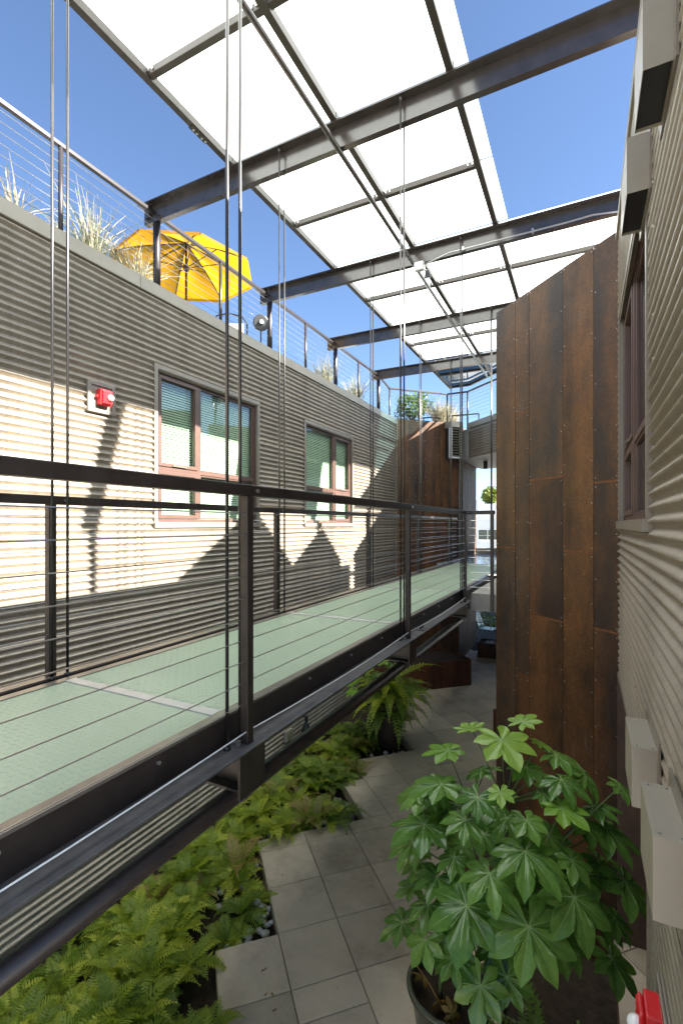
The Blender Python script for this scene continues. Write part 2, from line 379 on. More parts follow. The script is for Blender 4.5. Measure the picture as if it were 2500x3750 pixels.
tag(MB().box(-60, 60, -30, 120, FLOOR - 0.60, FLOOR - 0.32).build('ground', M['street']), kind='structure')
floor_o = MB().box(-12, 6, -2, 26, FLOOR - 0.31, FLOOR - 0.235).build('courtyard_floor', M['black'])
tag(floor_o, kind='structure')
def bed_limit(j):
    if j < -7: return 6.0
    if j < -5: return 5.0
    if j < -4: return 3.0
    if j < -2.4: return 2.4
    if j < 0: return 0.0
    return -1.0
gapt = 0.004
TM = {}
def tile(i0, i1, j0, j1):
    key = (round(i1-i0, 3), round(j1-j0, 3))
    if key not in TM:
        a, b = key[0]*0.61/2 - gapt, key[1]*0.61/2 - gapt
        mb = MB(); c = 0.006
        V = [(-a,-b,-0.22),(a,-b,-0.22),(a,b,-0.22),(-a,b,-0.22),(-a,-b,-c),(a,-b,-c),(a,b,-c),(-a,b,-c),
             (-a+c,-b+c,0),(a-c,-b+c,0),(a-c,b-c,0),(-a+c,b-c,0)]
        F = [(0,1,5,4),(1,2,6,5),(2,3,7,6),(3,0,4,7),(4,5,9,8),(5,6,10,9),(6,7,11,10),(7,4,8,11),(8,9,10,11)]
        mb.add(V, F); TM[key] = mb.mesh('floor_tile', M['tile'])
    x, y = grid((i0+i1)/2, (j0+j1)/2)
    o = link('floor_tile', TM[key], floor_o, loc=(x, y, FLOOR + rng.uniform(-0.0015, 0.0015)))
    o.rotation_euler = (rng.uniform(-.002,.002), rng.uniform(-.002,.002), R(45) + rng.choice((0, math.pi)))
rows = {}
for j in range(-16, 14):
    for i in range(-16, 18):
        x, y = grid(i + .5, j + .5)
        if x < WL + .1 or y < -1.6 or y > 15.6 or x > WR + 1.1: continue
        if x > 0.9 and y < 6: continue
        if y < 0.8 and (x > .2 or x < -3.6): continue
        j0, j1 = j, j + 1
        segs = [(j0, j1)]
        if j == -3: segs = [(-3, -2.4), (-2.4, -2)]
        for a, b in segs:
            lim = bed_limit((a + b) / 2)
            i0, i1 = i, i + 1
            if i1 <= lim + 1e-6: continue
            i0 = max(i0, lim)
            if i1 - i0 < 0.05: continue
            if (i, j) in ((0, 1), (3, -4), (5, -4), (7,-6)) and b - a > .9:      # a few pavers are cut in two
                tile(i0, i1, a, a + .5); tile(i0, i1, a + .5, b)
            else: tile(i0, i1, a, b)
soil_poly = [(WL, 0.5)]
MBs = MB()
tag(MB().box(WL + .01, -1.2, 0.5, 12.4, FLOOR - 0.23, FLOOR - 0.15).build('planting_bed', M['soil']), kind='structure')

# ---------------------------------------------------------------- corrugated sheet
def corr(mb, p, e, n, L, z0, z1, pitch, amp, step=0.7, seed=0, lift=0.0):
    rg = random.Random(seed); k = max(1, int(L / step)); nz = max(2, int((z1 - z0) / (pitch / 10)))
    V = []; F = []
    for a in range(k + 1):
        t = L * a / k; wv = rg.uniform(-.0012, .0012)
        for b in range(nz + 1):
            z = z0 + (z1 - z0) * b / nz
            s = math.sin(2 * math.pi * z / pitch)
            s = 0.5 * s + 0.5 * math.asin(max(-1, min(1, s))) / (math.pi / 2)
            o = amp * s + lift + wv
            zz = z + (rg.uniform(-.0006, .0006) if 0 < a < k else 0)
            V.append((p[0] + e[0]*t + n[0]*o, p[1] + e[1]*t + n[1]*o, zz))
    for a in range(k):
        for b in range(nz):
            q = a*(nz+1) + b
            F.append((q, q+nz+1, q+nz+2, q+1))
    # orient to the court side
    v0, v1, v3 = Vector(V[F[0][0]]), Vector(V[F[0][1]]), Vector(V[F[0][3]])
    if (v1 - v0).cross(v3 - v0).dot(Vector((n[0], n[1], 0))) < 0: F = [tuple(reversed(f)) for f in F]
    mb.add(V, F)
def screws(mb, p, e, n, L, zs, amp, step=0.9, seed=0):
    rg = random.Random(seed); t = 0.25
    while t < L:
        for z in zs:
            c = P(p[0]+e[0]*t+n[0]*amp, p[1]+e[1]*t+n[1]*amp, z)
            mb.tube(c, c + P(n[0]*.006, n[1]*.006, 0), 0.006, 6)
        t += step
def clad(parent, p, e, n, spans, z_bot, z_top, holes, pitch, amp, split=5.5, seed=1):
    """horizontal corrugated sheets along plan line; holes = list of (t0,t1,z0,z1)"""
    cuts = sorted({z_bot, z_top} | {h[2] for h in holes if z_bot < h[2] < z_top} | {h[3] for h in holes if z_bot < h[3] < z_top})
    row = 0; scr = MB()
    for a, b in zip(cuts[:-1], cuts[1:]):
        nr = max(1, round((b - a) / (pitch * 10)))
        for r in range(nr):
            za, zb = a + (b-a)*r/nr, a + (b-a)*(r+1)/nr
            hs = sorted([h for h in holes if h[2] <= (za+zb)/2 <= h[3]])
            t0, t1 = spans; iv = []; cur = t0
            for h in hs: iv.append((cur, h[0])); cur = h[1]
            iv.append((cur, t1))
            out = []
            for s0, s1 in iv:
                while s1 - s0 > split * 1.35:
                    out.append((s0, s0 + split)); s0 += split
                out.append((s0, s1))
            for q, (s0, s1) in enumerate(out):
                if s1 - s0 < 0.01: continue
                mb = MB(); pp = (p[0]+e[0]*s0, p[1]+e[1]*s0)
                corr(mb, pp, e, n, s1 - s0 + (0.03 if q < len(out)-1 and out[q+1][0] == s1 else 0), za - 0.03 if r or a != z_bot else za, zb, pitch, amp, 0.7, seed*97 + row*11 + q, 0.0016 * (row % 2) + 0.0008*(q % 2))
                mb.build('corrugated_sheet', M['corr'], parent, smooth=True)
                zs = [z for z in [round((za + d*(zb-za)) / pitch) * pitch + pitch/4 for d in (0.12, 0.55)]]
                screws(scr, pp, e, n, s1 - s0, zs, amp, 0.87, row)
            row += 1
    scr.build('screw_heads', M['bolt'], parent)['kind'] = 'stuff'

def window(parent, p, e, n, width, z0, z1, mull, tran, op_left, glass, seed=1, blind=True):
    """two-light window with lower hoppers; p = plan point of its start on the wall plane, e = along, n = outwards"""
    E3, N3 = P(e[0], e[1], 0), P(n[0], n[1], 0); O = P(p[0], p[1], 0)
    def pt(t, o, z): return O + E3*t + N3*o + P(0,0,z)
    def bar(mb, t0, t1, o0, o1, za, zb): mb.obox(pt(t0, o0, za), E3*(t1-t0), N3*(o1-o0), P(0,0,zb-za))
    fr = MB(); d0, d1 = -0.10, -0.035; fw = 0.045
    bar(fr, 0, width, d0, d1, z0, z0+fw); bar(fr, 0, width, d0, d1, z1-fw, z1)
    bar(fr, 0, fw, d0, d1+.001, z0+fw, z1-fw); bar(fr, width-fw, width, d0, d1+.001, z0+fw, z1-fw)
    bar(fr, mull-.03, mull+.03, d0, d1+.002, z0+fw, z1-fw)
    bar(fr, fw, mull-.03, d0, d1, tran-.025, tran+.025); bar(fr, mull+.03, width-fw, d0, d1, tran-.025, tran+.025)
    w_o = fr.build('window', M['frame'], parent, bevel=0.003)
    tr = MB(); f = 0.055
    bar(tr, -f, width+f, -.02, .022, z1, z1+f); bar(tr, -f, 0, -.02, .0215, z0, z1); bar(tr, width, width+f, -.02, .0215, z0, z1)
    c = tr.build('window_flashing', M['trim'], w_o); 
    sl = MB(); bar(sl, -f-.01, width+f+.01, -.10, .04, z0-.07, z0); sl.build('sill', M['trim'], w_o, bevel=.003)
    rv = MB()
    bar(rv, -.012, 0, -.10, -.02, z0, z1); bar(rv, width, width+.012, -.10, -.02, z0, z1); bar(rv, 0, width, -.10, -.02, z1, z1+.012)
    rv.build('reveal', M['frame'], w_o)
    cells = [(fw, mull-.03, tran+.025, z1-fw), (mull+.03, width-fw, tran+.025, z1-fw), (fw, mull-.03, z0+fw, tran-.025), (mull+.03, width-fw, z0+fw, tran-.025)]
    for q, (a, b, za, zb) in enumerate(cells):
        sa = MB(); s = 0.05 if (q % 2 == (0 if op_left else 1)) else 0.022
        o0, o1 = -.085, (-.022 if s > .03 else -.045)
        bar(sa, a+.002, b-.002, o0, o1, za+.002, za+s); bar(sa, a+.002, b-.002, o0, o1, zb-s, zb-.002)
        bar(sa, a+.002, a+s, o0, o1-.001, za+s, zb-s); bar(sa, b-s, b-.002, o0, o1-.001, za+s, zb-s)
        sa.build('sash', M['frame'], w_o, bevel=.004)
        g = MB(); bar(g, a+s-.004, b-s+.004, -.072, -.064, za+s-.004, zb-s+.004); g.build('pane', M[glass], w_o)
        if s > .03 and q < 2:
            lt = MB(); mid = (a+b)/2; bar(lt, mid-.12, mid+.12, o1, o1+.012, za+.012, za+.03); lt.build('latch', M['edge_al'], w_o)
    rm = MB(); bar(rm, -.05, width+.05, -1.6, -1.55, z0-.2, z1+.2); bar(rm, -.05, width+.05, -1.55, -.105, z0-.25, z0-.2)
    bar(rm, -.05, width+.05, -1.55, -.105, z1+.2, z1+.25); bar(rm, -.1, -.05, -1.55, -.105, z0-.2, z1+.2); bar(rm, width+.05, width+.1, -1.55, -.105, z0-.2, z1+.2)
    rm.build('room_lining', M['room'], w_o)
    if blind:
        bl = MB(); z = z0 + fw + .02; rg = random.Random(seed); gap = mull
        for (a, b) in ((.02, mull-.005), (mull+.005, width-.02)):
            z = z0 + .03
            while z < z1 - .04:
                j = rg.uniform(-.0012, .0012)
                bl.obox(pt(a, -.135, z + j), E3*(b-a), N3*.022 + P(0,0,-.029), P(0,0,.0014) + N3*.0008)
                z += 0.033
            for t in (a + .18, (a+b)/2, b - .18): bl.tube(pt(t, -.126, z0+.03), pt(t, -.126, z1-.04), .0012, 4)
            bl.obox(pt(a, -.14, z1-.045), E3*(b-a), N3*.03, P(0,0,.035))
        bl.build('venetian_blind', M['blind'], w_o)
    return w_o

# ---------------------------------------------------------------- left building
lb = thing('corrugated_building', 'long beige corrugated metal building wall with two brown windows, left of the footbridge', 'building', (WL, 5, FLOOR))
core = MB(); core.box(-11.5, WL-.10, -8, 4.10, FLOOR, 2.80); core.box(-11.5, WL-1.7, 4.10, 9.95, FLOOR, 2.79); core.box(-11.5, WL-.10, 9.95, 12.55, FLOOR, 2.80)
core.box(WL-1.7, WL-.10, 4.10, 9.95, FLOOR, -.30); core.box(WL-1.7, WL-.10, 4.10, 9.95, 2.25, 2.785); core.box(WL-1.7, WL-.10, 6.42, 7.60, -.30, 2.25)
core.build('building_core', M['roofmem'], lb)
W1, W2 = (4.235, 6.255), (7.755, 9.775); WZ0, WZ1, WT = 0.03, 1.93, 0.71
clad(lb, (WL, -2.5), (0, 1), (1, 0), (-5, 15.15), FLOOR - .22, 2.80, [(W1[0]+2.5, W1[1]+2.5, WZ0, WZ1), (W2[0]+2.5, W2[1]+2.5, WZ0, WZ1)], 0.0764, 0.0190)
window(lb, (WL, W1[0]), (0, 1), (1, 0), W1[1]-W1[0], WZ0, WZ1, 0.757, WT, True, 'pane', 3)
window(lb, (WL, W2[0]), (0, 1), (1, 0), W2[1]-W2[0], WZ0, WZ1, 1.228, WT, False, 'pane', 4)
for a, b in ((-7.5, 1.02), (1.025, 3.96), (3.965, 7.2), (7.205, 10.1), (10.105, 12.66)):
    mb = MB(); mb.box(WL-.32, WL+.035, a, b, 2.80, 2.955); mb.build('coping', M['coping'], lb, bevel=.006)
MB().box(WL-.02, WL+.03, 12.62, 12.70, FLOOR, 2.80).build('corner_flashing', M['trim'], lb)
tag(MB().box(-12.5, WL-.32, -3, 12.4, 2.80, 2.84).build('roof_terrace', M['roofmem']), kind='structure')

# ---------------------------------------------------------------- right building
rb = thing('corrugated_building', 'beige corrugated metal building wall close by on the right edge', 'building', (WR, 3, FLOOR))
RZ = 2.88
core = MB(); core.box(WR+.10, 7.5, .70, 2.85, FLOOR, RZ-.08); core.box(WR+1.7, 7.5, 2.85, 5.4, FLOOR, RZ-.09); core.box(WR+.10, 7.5, 5.4, 10.6, FLOOR, RZ-.08); core.box(2.0, 7.5, 10.6, 24, FLOOR, RZ-.08)
core.box(WR+.10, WR+1.7, 2.85, 5.4, 2.25, RZ-.085); core.box(WR+.10, WR+1.7, 2.85, 5.4, -1.40, -.30); core.box(WR+.9, WR+1.7, 2.85, 5.4, FLOOR, -1.40)
core.build('building_core', M['roofmem'], rb)
RW = (3.00, 5.20)
RZB = -1.45
clad(rb, (WR, -1.5), (0, 1), (-1, 0), (2.2, 6.93), RZB, RZ - .08, [(RW[0]+1.5, RW[1]+1.5, WZ0, WZ1)], 0.0700, 0.0165, 6.0, 5)
clad(rb, (WR, -1.5), (0, 1), (-1, 0), (2.2, 4.42), FLOOR + .02, RZB, [], 0.0700, 0.0165, 6.0, 6)
window(rb, (WR, RW[0]), (0, 1), (-1, 0), RW[1]-RW[0], WZ0, WZ1, 1.35, 0.66, False, 'darkpane', 6, blind=False)
MB().box(WR-.035, WR+.32, .65, 5.42, RZ-.08, RZ).build('coping', M['coping'], rb, bevel=.006)
MB().box(WR-.02, WR+.10, 2.915, 2.945, FLOOR, RZB).build('corner_flashing', M['trim'], rb)
MB().box(WR-.02, WR+.9, 2.946, 5.40, RZB-.035, RZB-.001).build('head_flashing', M['trim'], rb)
# dark ground-floor recess with a brown framed glass door
dr = MB(); dx = WR + .30
dr.box(dx, dx+.08, 2.95, 3.06, FLOOR, RZB-.04); dr.box(dx, dx+.08, 4.05, 4.16, FLOOR, RZB-.04); dr.box(dx, dx+.08, 5.28, 5.40, FLOOR, RZB-.04)
dr.box(dx, dx+.078, 3.06, 4.05, RZB-.16, RZB-.04); dr.box(dx, dx+.078, 4.16, 5.28, RZB-.16, RZB-.04); dr.box(dx, dx+.078, 3.06, 4.05, FLOOR, FLOOR+.22); dr.box(dx, dx+.078, 4.16, 5.28, FLOOR, FLOOR+.22)
d_o = dr.build('glazed_door', M['wood'], rb, bevel=.004)
MB().box(dx+.03, dx+.04, 3.06, 4.05, FLOOR+.22, RZB-.16).build('pane', M['darkpane'], d_o)
MB().box(dx+.03, dx+.04, 4.16, 5.28, FLOOR+.22, RZB-.16).build('pane', M['darkpane'], d_o)
MB().box(WR-.02, dx, 5.36, 5.42, FLOOR, RZB-.036).build('reveal', M['wood'], rb)

# ---------------------------------------------------------------- weathering-steel towers
def steel_face(parent, p, e, n, edges, z0, z1, seams, mats, rivet=0.43, r_r=0.0062, seed=0):
    """panels between plan distances edges[k]..edges[k+1]; seams[k] = heights of horizontal joints"""
    rg = random.Random(seed); E3, N3 = P(e[0], e[1], 0), P(n[0], n[1], 0); O = P(p[0], p[1], 0)
    for k in range(len(edges)-1):
        a, b = edges[k]+.003, edges[k+1]-.003
        zs = [z0] + sorted(seams[k]) + [z1]
        for q in range(len(zs)-1):
            za, zb = zs[q] + (.011 if q else 0), zs[q+1] - (.011 if q < len(zs)-2 else 0)
            lift = rg.uniform(0, .002); tilt = rg.uniform(-.002, .002)
            mb = MB(); mb.obox(O + E3*a + N3*lift + P(0,0,za), E3*(b-a) + N3*tilt, N3*.006, P(0,0,zb-za))
            mk = mats[k][q % len(mats[k])]
            pan = mb.build('steel_panel', M[mk], parent)
            rv = MB(); m = max(2, int((zb-za)/rivet)); ph = rg.uniform(-.05, .05)
            for s in range(m+1):
                z = za + .035 + (zb-za-.07)*s/m + (ph if 0 < s < m else 0)
                for t in (a+.022, b-.022):
                    c = O + E3*t + N3*(lift+.006+tilt*(t-a)/(b-a)) + P(0,0,z)
                    rv.tube(c, c + N3*.004, r_r, 6, r_r*.6)
            ro = rv.build('rivets', M['bolt'], pan); ro['kind'] = 'stuff'
            if q:
                MB().obox(O + E3*a + N3*.001 + P(0,0,za-.024), E3*(b-a), N3*.004, P(0,0,.026)).build('rusty_joint', M['rust_line'], parent)
S2 = 1/math.sqrt(2)
T0 = (WR, 5.43); TE = (-S2, S2); TN = (-S2, -S2); TLEN = 1.38/S2
tw = thing('weathering_steel_tower', 'tall rust-brown weathering steel wall of riveted vertical plates at right', 'wall', (T0[0], T0[1], FLOOR))
TOPZ = 2.90
apex = (T0[0]+TE[0]*TLEN, T0[1]+TE[1]*TLEN)
MB().prism([(WR+.001, 5.46), (apex[0]+.02, apex[1]), (WR+.001, 8.15), (WR+.6, 8.15), (WR+.6, 5.46)], FLOOR, TOPZ-.005).build('tower_core', M['rust_d'], tw)
def tpos(x):
    return on_line(x, T0, TE)
ex = [0.0] + [tpos(x) for x in (2175, 2062, 1938, 1888)] + [TLEN]
def tz(k, y):
    t = (ex[k]+ex[k+1])/2; return z_at(y, T0[0]+TE[0]*t, T0[1]+TE[1]*t)
seams = [[tz(0,1763), tz(0,2311)], [tz(1,2020), tz(1, 2990)], [tz(2,1752), tz(2,2262)], [tz(3,1513), tz(3,2470)], [tz(4,2005)]]
steel_face(tw, T0, TE, TN, ex, FLOOR, TOPZ, seams,
           [['rust_d','rust_d','rust_d'], ['rust_o','rust_o','rust_o'], ['rust_o','rust_d','rust_g'], ['rust_d','rust_g','rust_g'], ['rust_g','rust_g']], seed=4)
steel_face(tw, (apex[0]+.001, apex[1]+.012), (S2, S2), (-S2, S2), [0, .5, 1.0, 1.5, TLEN], FLOOR, TOPZ, [[0.4], [-.7], [.9], [0]], [['rust_d'], ['rust_o'], ['rust_g'], ['rust_d']], seed=5)
MB().obox(P(T0[0], T0[1], FLOOR)+P(TN[0]*.0,TN[1]*.0-.03,0), P(.0,.03,0), P(.05,0,0), P(0,0,TOPZ-FLOOR-.02)).build('edge_strip', M['trim'], tw)
t2 = thing('weathering_steel_tower', 'second weathering steel wall mostly hidden behind the tall rust-brown one', 'wall', (WR, 9.2, FLOOR))
t2c = MB(); t2c.prism([(WR+.001, 8.2), (-.62, 9.15), (WR+.001, 10.1), (WR+.6, 10.1), (WR+.6, 8.2)], FLOOR, 2.88); t2c.build('tower_core', M['rust_d'], t2)
steel_face(t2, (WR, 8.19), TE, TN, [0, .45, .9, 1.32], FLOOR, 2.89, [[0], [-.8], [.6]], [['rust_d'], ['rust_o'], ['rust_g']], seed=6)

t3 = thing('weathering_steel_tower', 'far weathering steel wall standing where the left corrugated wall ends', 'wall', (WL, 12.65, FLOOR))
F0 = (WL, 12.65); FE = (S2, S2); FN = (S2, -S2)
fx = [0.0] + [on_line(x, F0, FE) for x in (1495, 1525, 1554, 1591, 1611, 1649, 1678.5)]
fend = (F0[0]+FE[0]*fx[-1], F0[1]+FE[1]*fx[-1])
MB().prism([(F0[0]-.02, F0[1]+.03), (fend[0]-.012, fend[1]+.012), (fend[0]-.012, 16.7), (-6, 16.7), (-6, 12.7)], FLOOR, 2.97).build('tower_core', M['rust_d'], t3)
def fz(k, y):
    t = (fx[k]+fx[k+1])/2; return z_at(y, F0[0]+FE[0]*t, F0[1]+FE[1]*t)
steel_face(t3, F0, FE, FN, fx, FLOOR, 2.98, [[fz(0,1905)], [fz(1,1605), fz(1,1960)], [fz(2,1690)], [fz(3,1885)], [fz(4,1800)], [fz(5,1748)], [fz(6,1850)]],
           [['rust_o','rust_o'], ['rust_d','rust_g','rust_o'], ['rust_d','rust_d'], ['rust_o','rust_d'], ['rust_o','rust_o'], ['rust_d','rust_o'], ['rust_d','rust_d']], 0.5, .008, 8)
steel_face(t3, (fend[0], fend[1]), (0, 1), (1, 0), [0.02, .55, 1.1, 1.7, 2.4], FLOOR, 1.93, [[0.2], [-.4], [.7], [.1]], [['rust_d'], ['rust_d'], ['rust_o'], ['rust_d']], .5, .008, 9)

# ---------------------------------------------------------------- far corrugated volume bridging overhead, landing and far court
fb = thing('corrugated_overpass', 'grey corrugated upper storey bridging overhead at the far end', 'building', (-1.5, 13, 1.93))
B0 = (-3.0, 14.1); BE = (S2, -S2); BN = (-S2, -S2); BL = 4.7
bend = (B0[0]+BE[0]*BL, B0[1]+BE[1]*BL)
MB().prism([(B0[0]+.02, B0[1]+.06), (bend[0], bend[1]+.08), (bend[0]+2, 17.0), (-3.5, 17.0), (-3.5, 14.5)], 1.96, 2.80).build('storey_core', M['roofmem'], fb)
mb = MB(); corr(mb, B0, BE, BN, BL, 1.93, 2.72, 0.0764, 0.0125, .7, 3); mb.build('corrugated_sheet', M['corr'], fb, smooth=True)
MB().obox(P(B0[0], B0[1], 2.79)+P(BN[0]*.03,BN[1]*.03,0), P(BE[0],BE[1],0)*BL, P(-BN[0],-BN[1],0)*.3, P(0,0,.165)).build('coping', M['coping'], fb, bevel=.006)
for q in range(4):
    y0 = 13.2 + q*.95
    MB().prism([(-3.2, y0), (1.9, y0), (1.9, y0+.94), (-3.2, y0+.94)] if q else [(-3.0, 14.14), (-2.05, 13.2), (-1.2,12.35), (.3, 10.85), (1.9, 10.85), (1.9, 14.14)], 1.93, 1.955).build('soffit_board', M['soffit'], fb)
MB().obox(P(B0[0], B0[1], 1.915)+P(BN[0]*.02,BN[1]*.02,0), P(BE[0],BE[1],0)*BL, P(-BN[0],-BN[1],0)*.05, P(0,0,.03)).build('drip_edge', M['trim'], fb)
lv = thing('louvre_vent', 'small white framed louvre vent beside the far rust wall', 'vent', (-3.1, 13.9, 2.0))
a_, b_ = at_d(1651, 1921, 13.60), at_d(1694, 1921, 13.75); a_.z = b_.z = 0
LE = (b_-a_).normalized(); LW = (b_-a_).length; LN = P(LE.y, -LE.x, 0)
fm = MB(); zb_, zt_ = 1.90, 2.78
fm.obox(a_+P(0,0,zb_), LE*.04, -LN*.12, P(0,0,zt_-zb_)); fm.obox(b_-LE*.04+P(0,0,zb_), LE*.04, -LN*.12, P(0,0,zt_-zb_)); fm.obox(a_+LE*.04+P(0,0,zb_), LE*(LW-.08), -LN*.12, P(0,0,.04))
fm.build('vent_frame', M['white'], lv)
z = zb_+.06
while z < zt_-.05:
    MB().obox(a_+LE*.04+P(0,0,z), LE*(LW-.08), -LN*.06+P(0,0,.035), P(0,0,.008)).build('louvre', M['trim'], lv); z += .076
MB().obox(a_-LE*.02+LN*.02+P(0,0,zt_), LE*(LW+.02), -LN*.3, P(0,0,.17)).build('cap', M['coping'], lv, bevel=.005)
MB().obox(a_+LE*.02-LN*.13+P(0,0,zb_), LE*(LW-.04), -LN*.2, P(0,0,zt_-zb_)).build('vent_box', M['black'], lv)
dl = thing('downlight', 'small black cylinder downlight under the far soffit', 'lamp', (0,0,0)); c_ = at_d(1777, 1700, 14.6); dl.location = (c_.x, c_.y, 1.93)
db = MB(); db.tube(P(c_.x, c_.y, 1.93), P(c_.x, c_.y, 1.70), .065, 16); db.build('housing', M['black'], dl); db = MB(); db.tube(P(c_.x,c_.y,1.699),P(c_.x,c_.y,1.695),.05,12); db.build('lens', M['lens'], dl)

land = MB(); land.prism([(-1.42, 6.86), (apex[0]-.005, apex[1]+.02), (WR, 8.2), (-.62, 9.13), (WR, 10.2), (1.6, 10.9), (1.6, 16.8), (-1.42, 16.8)], DECK-.27, DECK-.03)
tag(land.build('landing', M['concrete']), kind='structure')
tag(MB().box(-3.28, -1.425, 11.75, 16.8, DECK-.2, DECK-.028).build('far_walkway', M['deckfar']), kind='structure')
MB().box(-3.28, 1.6, 16.6, 16.78, DECK-.03, DECK+.14).build('kerb', M['concrete'], None)
tag(bpy.data.objects['kerb'], kind='structure')

# ================================================================== FOOTBRIDGE
FR = [-0.58, 1.86, 4.30, 6.74, 9.18, 11.62]            # frame lines
br = thing('footbridge', 'suspended steel footbridge with green glass floor along the courtyard', 'bridge', (-2.2, 5, -1.1))
NX, FX = -1.495, -2.95
y_end = 6.93
mb = MB(); mb.box(-1.585, -1.570, -2, y_end, -1.085, -.953); mb.build('edge_beam_web', M['steel'], br)
mb = MB(); mb.box(-1.5695, -1.435, -2, y_end, -1.097, -1.085); mb.build('edge_beam_flange', M['flange'], br, bevel=.003)
mb = MB(); mb.box(-1.60, -1.586, -2, y_end, -1.20, -.955); mb.build('edge_beam_back', M['steel'], br)
mb = MB(); mb.box(-2.995, -2.895, -2, 12.6, -1.20, -.945); mb.build('edge_beam', M['steel'], br, bevel=.003)
mb = MB(); mb.box(-3.0, -2.905, -2, 12.6, -.9445, -.938); mb.build('edge_beam_cap', M['edge_al'], br)
mb = MB(); mb.box(-1.628, -1.5695, -2, 8.95, -.952, -.936); mb.build('edge_trim', M['edge_al'], br, bevel=.002)
mb = MB(); mb.box(-2.832, -2.768, -2, 12.4, -.952, -.937); mb.build('edge_trim', M['edge_al'], br, bevel=.002)
mb = MB(); mb.box(-2.894, -2.833, -2, 12.4, -.99, -.975); mb.build('gutter_strip', M['steel'], br)
mb = MB(); mb.box(-1.585, -1.50, 6.95, 8.95, -1.20, -.9525); mb.build('edge_beam', M['steel'], br)
for y in FR[:4]:
    mb = MB(); mb.box(-2.99, -1.44, y+.035, y+.050, -1.285, -1.098); mb.box(-2.99, -1.44, y-.03, y+.115, -1.297, -1.285); mb.build('cross_beam', M['steel'], br)
    mb = MB(); mb.box(-1.452, -1.437, y-.075, y+.12, -1.30, -1.098); mb.build('end_plate', M['steel'], br)
for y in (FR[4], FR[5]):
    mb = MB(); mb.box(-2.99, -1.50, y+.035, y+.050, -1.285, -1.201); mb.box(-2.99, -1.5, y-.03, y+.115, -1.297, -1.285); mb.build('cross_beam', M['steel'], br)
# glass floor panes with raised tread on the nearest ones
GX0, GX1 = -2.768, -1.629
yy = [-2.0] + [y-.02 for y in FR[1:]]
for k in range(len(yy)-1):
    a, b = yy[k]+.035, yy[k+1]-.035
    pm = MB().box(GX0, GX1, a, b, -.965, -.943); pm.m = [1,0,1,1,1,1]; pn = pm.build('glass_floor_pane', [M['deck'], M['cleartop']], br)
    MB().box(GX0, GX1, yy[k+1]-.033, yy[k+1]+.033, -.960, -.936).build('joint_strip', M['strip'], br)
    if 0 <= k <= 2:
        td = MB(); st = 0.030; ix = 0
        y = max(a, 0.3) + .02
        while y < b - .02:
            x = GX0 + .02; iy = 0
            while x < GX1 - .02:
                ang = R(45) if (ix + iy) % 2 == 0 else R(-45)
                ca, sa = math.cos(ang), math.sin(ang); l, wd, h = .0135, .0042, .0022
                def q(u, v, z): return (x + ca*u - sa*v, y + sa*u + ca*v, -.943 + z)
                td.add([q(-l,0,0), q(0,-wd,0), q(l,0,0), q(0,wd,0), q(-l*.5,0,h), q(l*.5,0,h)],
                       [(0,1,4),(1,5,4),(1,2,5),(2,3,5),(3,4,5),(3,0,4)])
                x += st; iy += 1
            y += st; ix += 1
        t_o = td.build('raised_tread', M['deck'], pn); t_o['kind'] = 'stuff'
bo = MB()
y = .2
while y < 6.8:
    bo.tube((-1.570, y, -.985), (-1.560, y, -.985), .0085, 8); y += .61
bo.build('bolt_heads', M['bolt'], br)['kind'] = 'stuff'
mb = MB(); mb.box(-1.54, -1.455, 4.72, 4.86, -1.085, -1.077); mb.tube((-1.5,4.75,-1.077),(-1.5,4.75,-1.05),.012,8); mb.tube((-1.5,4.83,-1.077),(-1.5,4.83,-1.05),.012,8); mb.build('splice_plate', M['flange'], br)
# hanger rods (pairs at every frame, both edges)
BZ = 4.02
for y in FR[1:]:
    for xr in (-1.533, -2.895):
        if xr > -2 and y > 7: zb = -1.2
        else: zb = -1.09 if xr > -2 else -.95
        for dy in (-.055, .042):
            mb = MB(); mb.tube((xr, y+dy, zb), (xr, y+dy, BZ), .0085, 8); mb.tube((xr, y+dy, zb), (xr, y+dy, zb+.02), .02, 6)
            mb.tube((xr, y+dy, BZ-.05), (xr, y+dy, BZ), .014, 8); mb.build('hanger_rod', M['rod'], br, smooth=True)

# railings of the bridge
RT = 0.197
nr = thing('bridge_railing', 'near dark steel cable railing on the camera side of the footbridge', 'railing', (NX, 3, -1.085))
mb = MB(); mb.box(NX-.024, NX+.026, -2, y_end+.02, RT-.055, RT); mb.build('handrail', M['steel'], nr, bevel=.005)
for y in FR[:4]:
    yb = y + .05
    mb = MB(); mb.box(NX-.022, NX+.022, yb-.024, yb+.024, -1.085, RT-.055); mb.build('post', M['steel'], nr, bevel=.003)
    mb = MB(); mb.tube((NX+.022, yb+.05, RT-.028), (NX+.034, yb+.05, RT-.028), .010, 8); mb.build('bolt_head', M['bolt'], nr)
    mb = MB(); mb.tube((NX-.02, yb-.05, -1.085), (NX-.02, yb-.05, -1.065), .018, 6); mb.build('anchor_nut', M['bolt'], nr)
CZ = [0.055 - .1045*k for k in range(10)]
for z in CZ:
    mb = MB(); mb.tube((NX, -2, z), (NX, y_end-.1, z), .0027, 6); mb.build('cable', M['cable'], nr)
    mb = MB(); mb.tube((NX, FR[3]+.05-.11, z), (NX, FR[3]+.05-.02, z), .005, 6); mb.build('cable_fitting', M['bolt'], nr)
mb = MB(); mb.path([(NX+.012, FR[k//8] + .05 + (2.44)*(k%8)/8, -1.022 - .025*math.sin(math.pi*(k%8)/8)) for k in range(0, 25)], .0032, 6); mb.build('light_rope', M['white'], nr)
frl = thing('bridge_railing', 'far dark steel cable railing on the wall side of the footbridge', 'railing', (FX, 5, -.94))
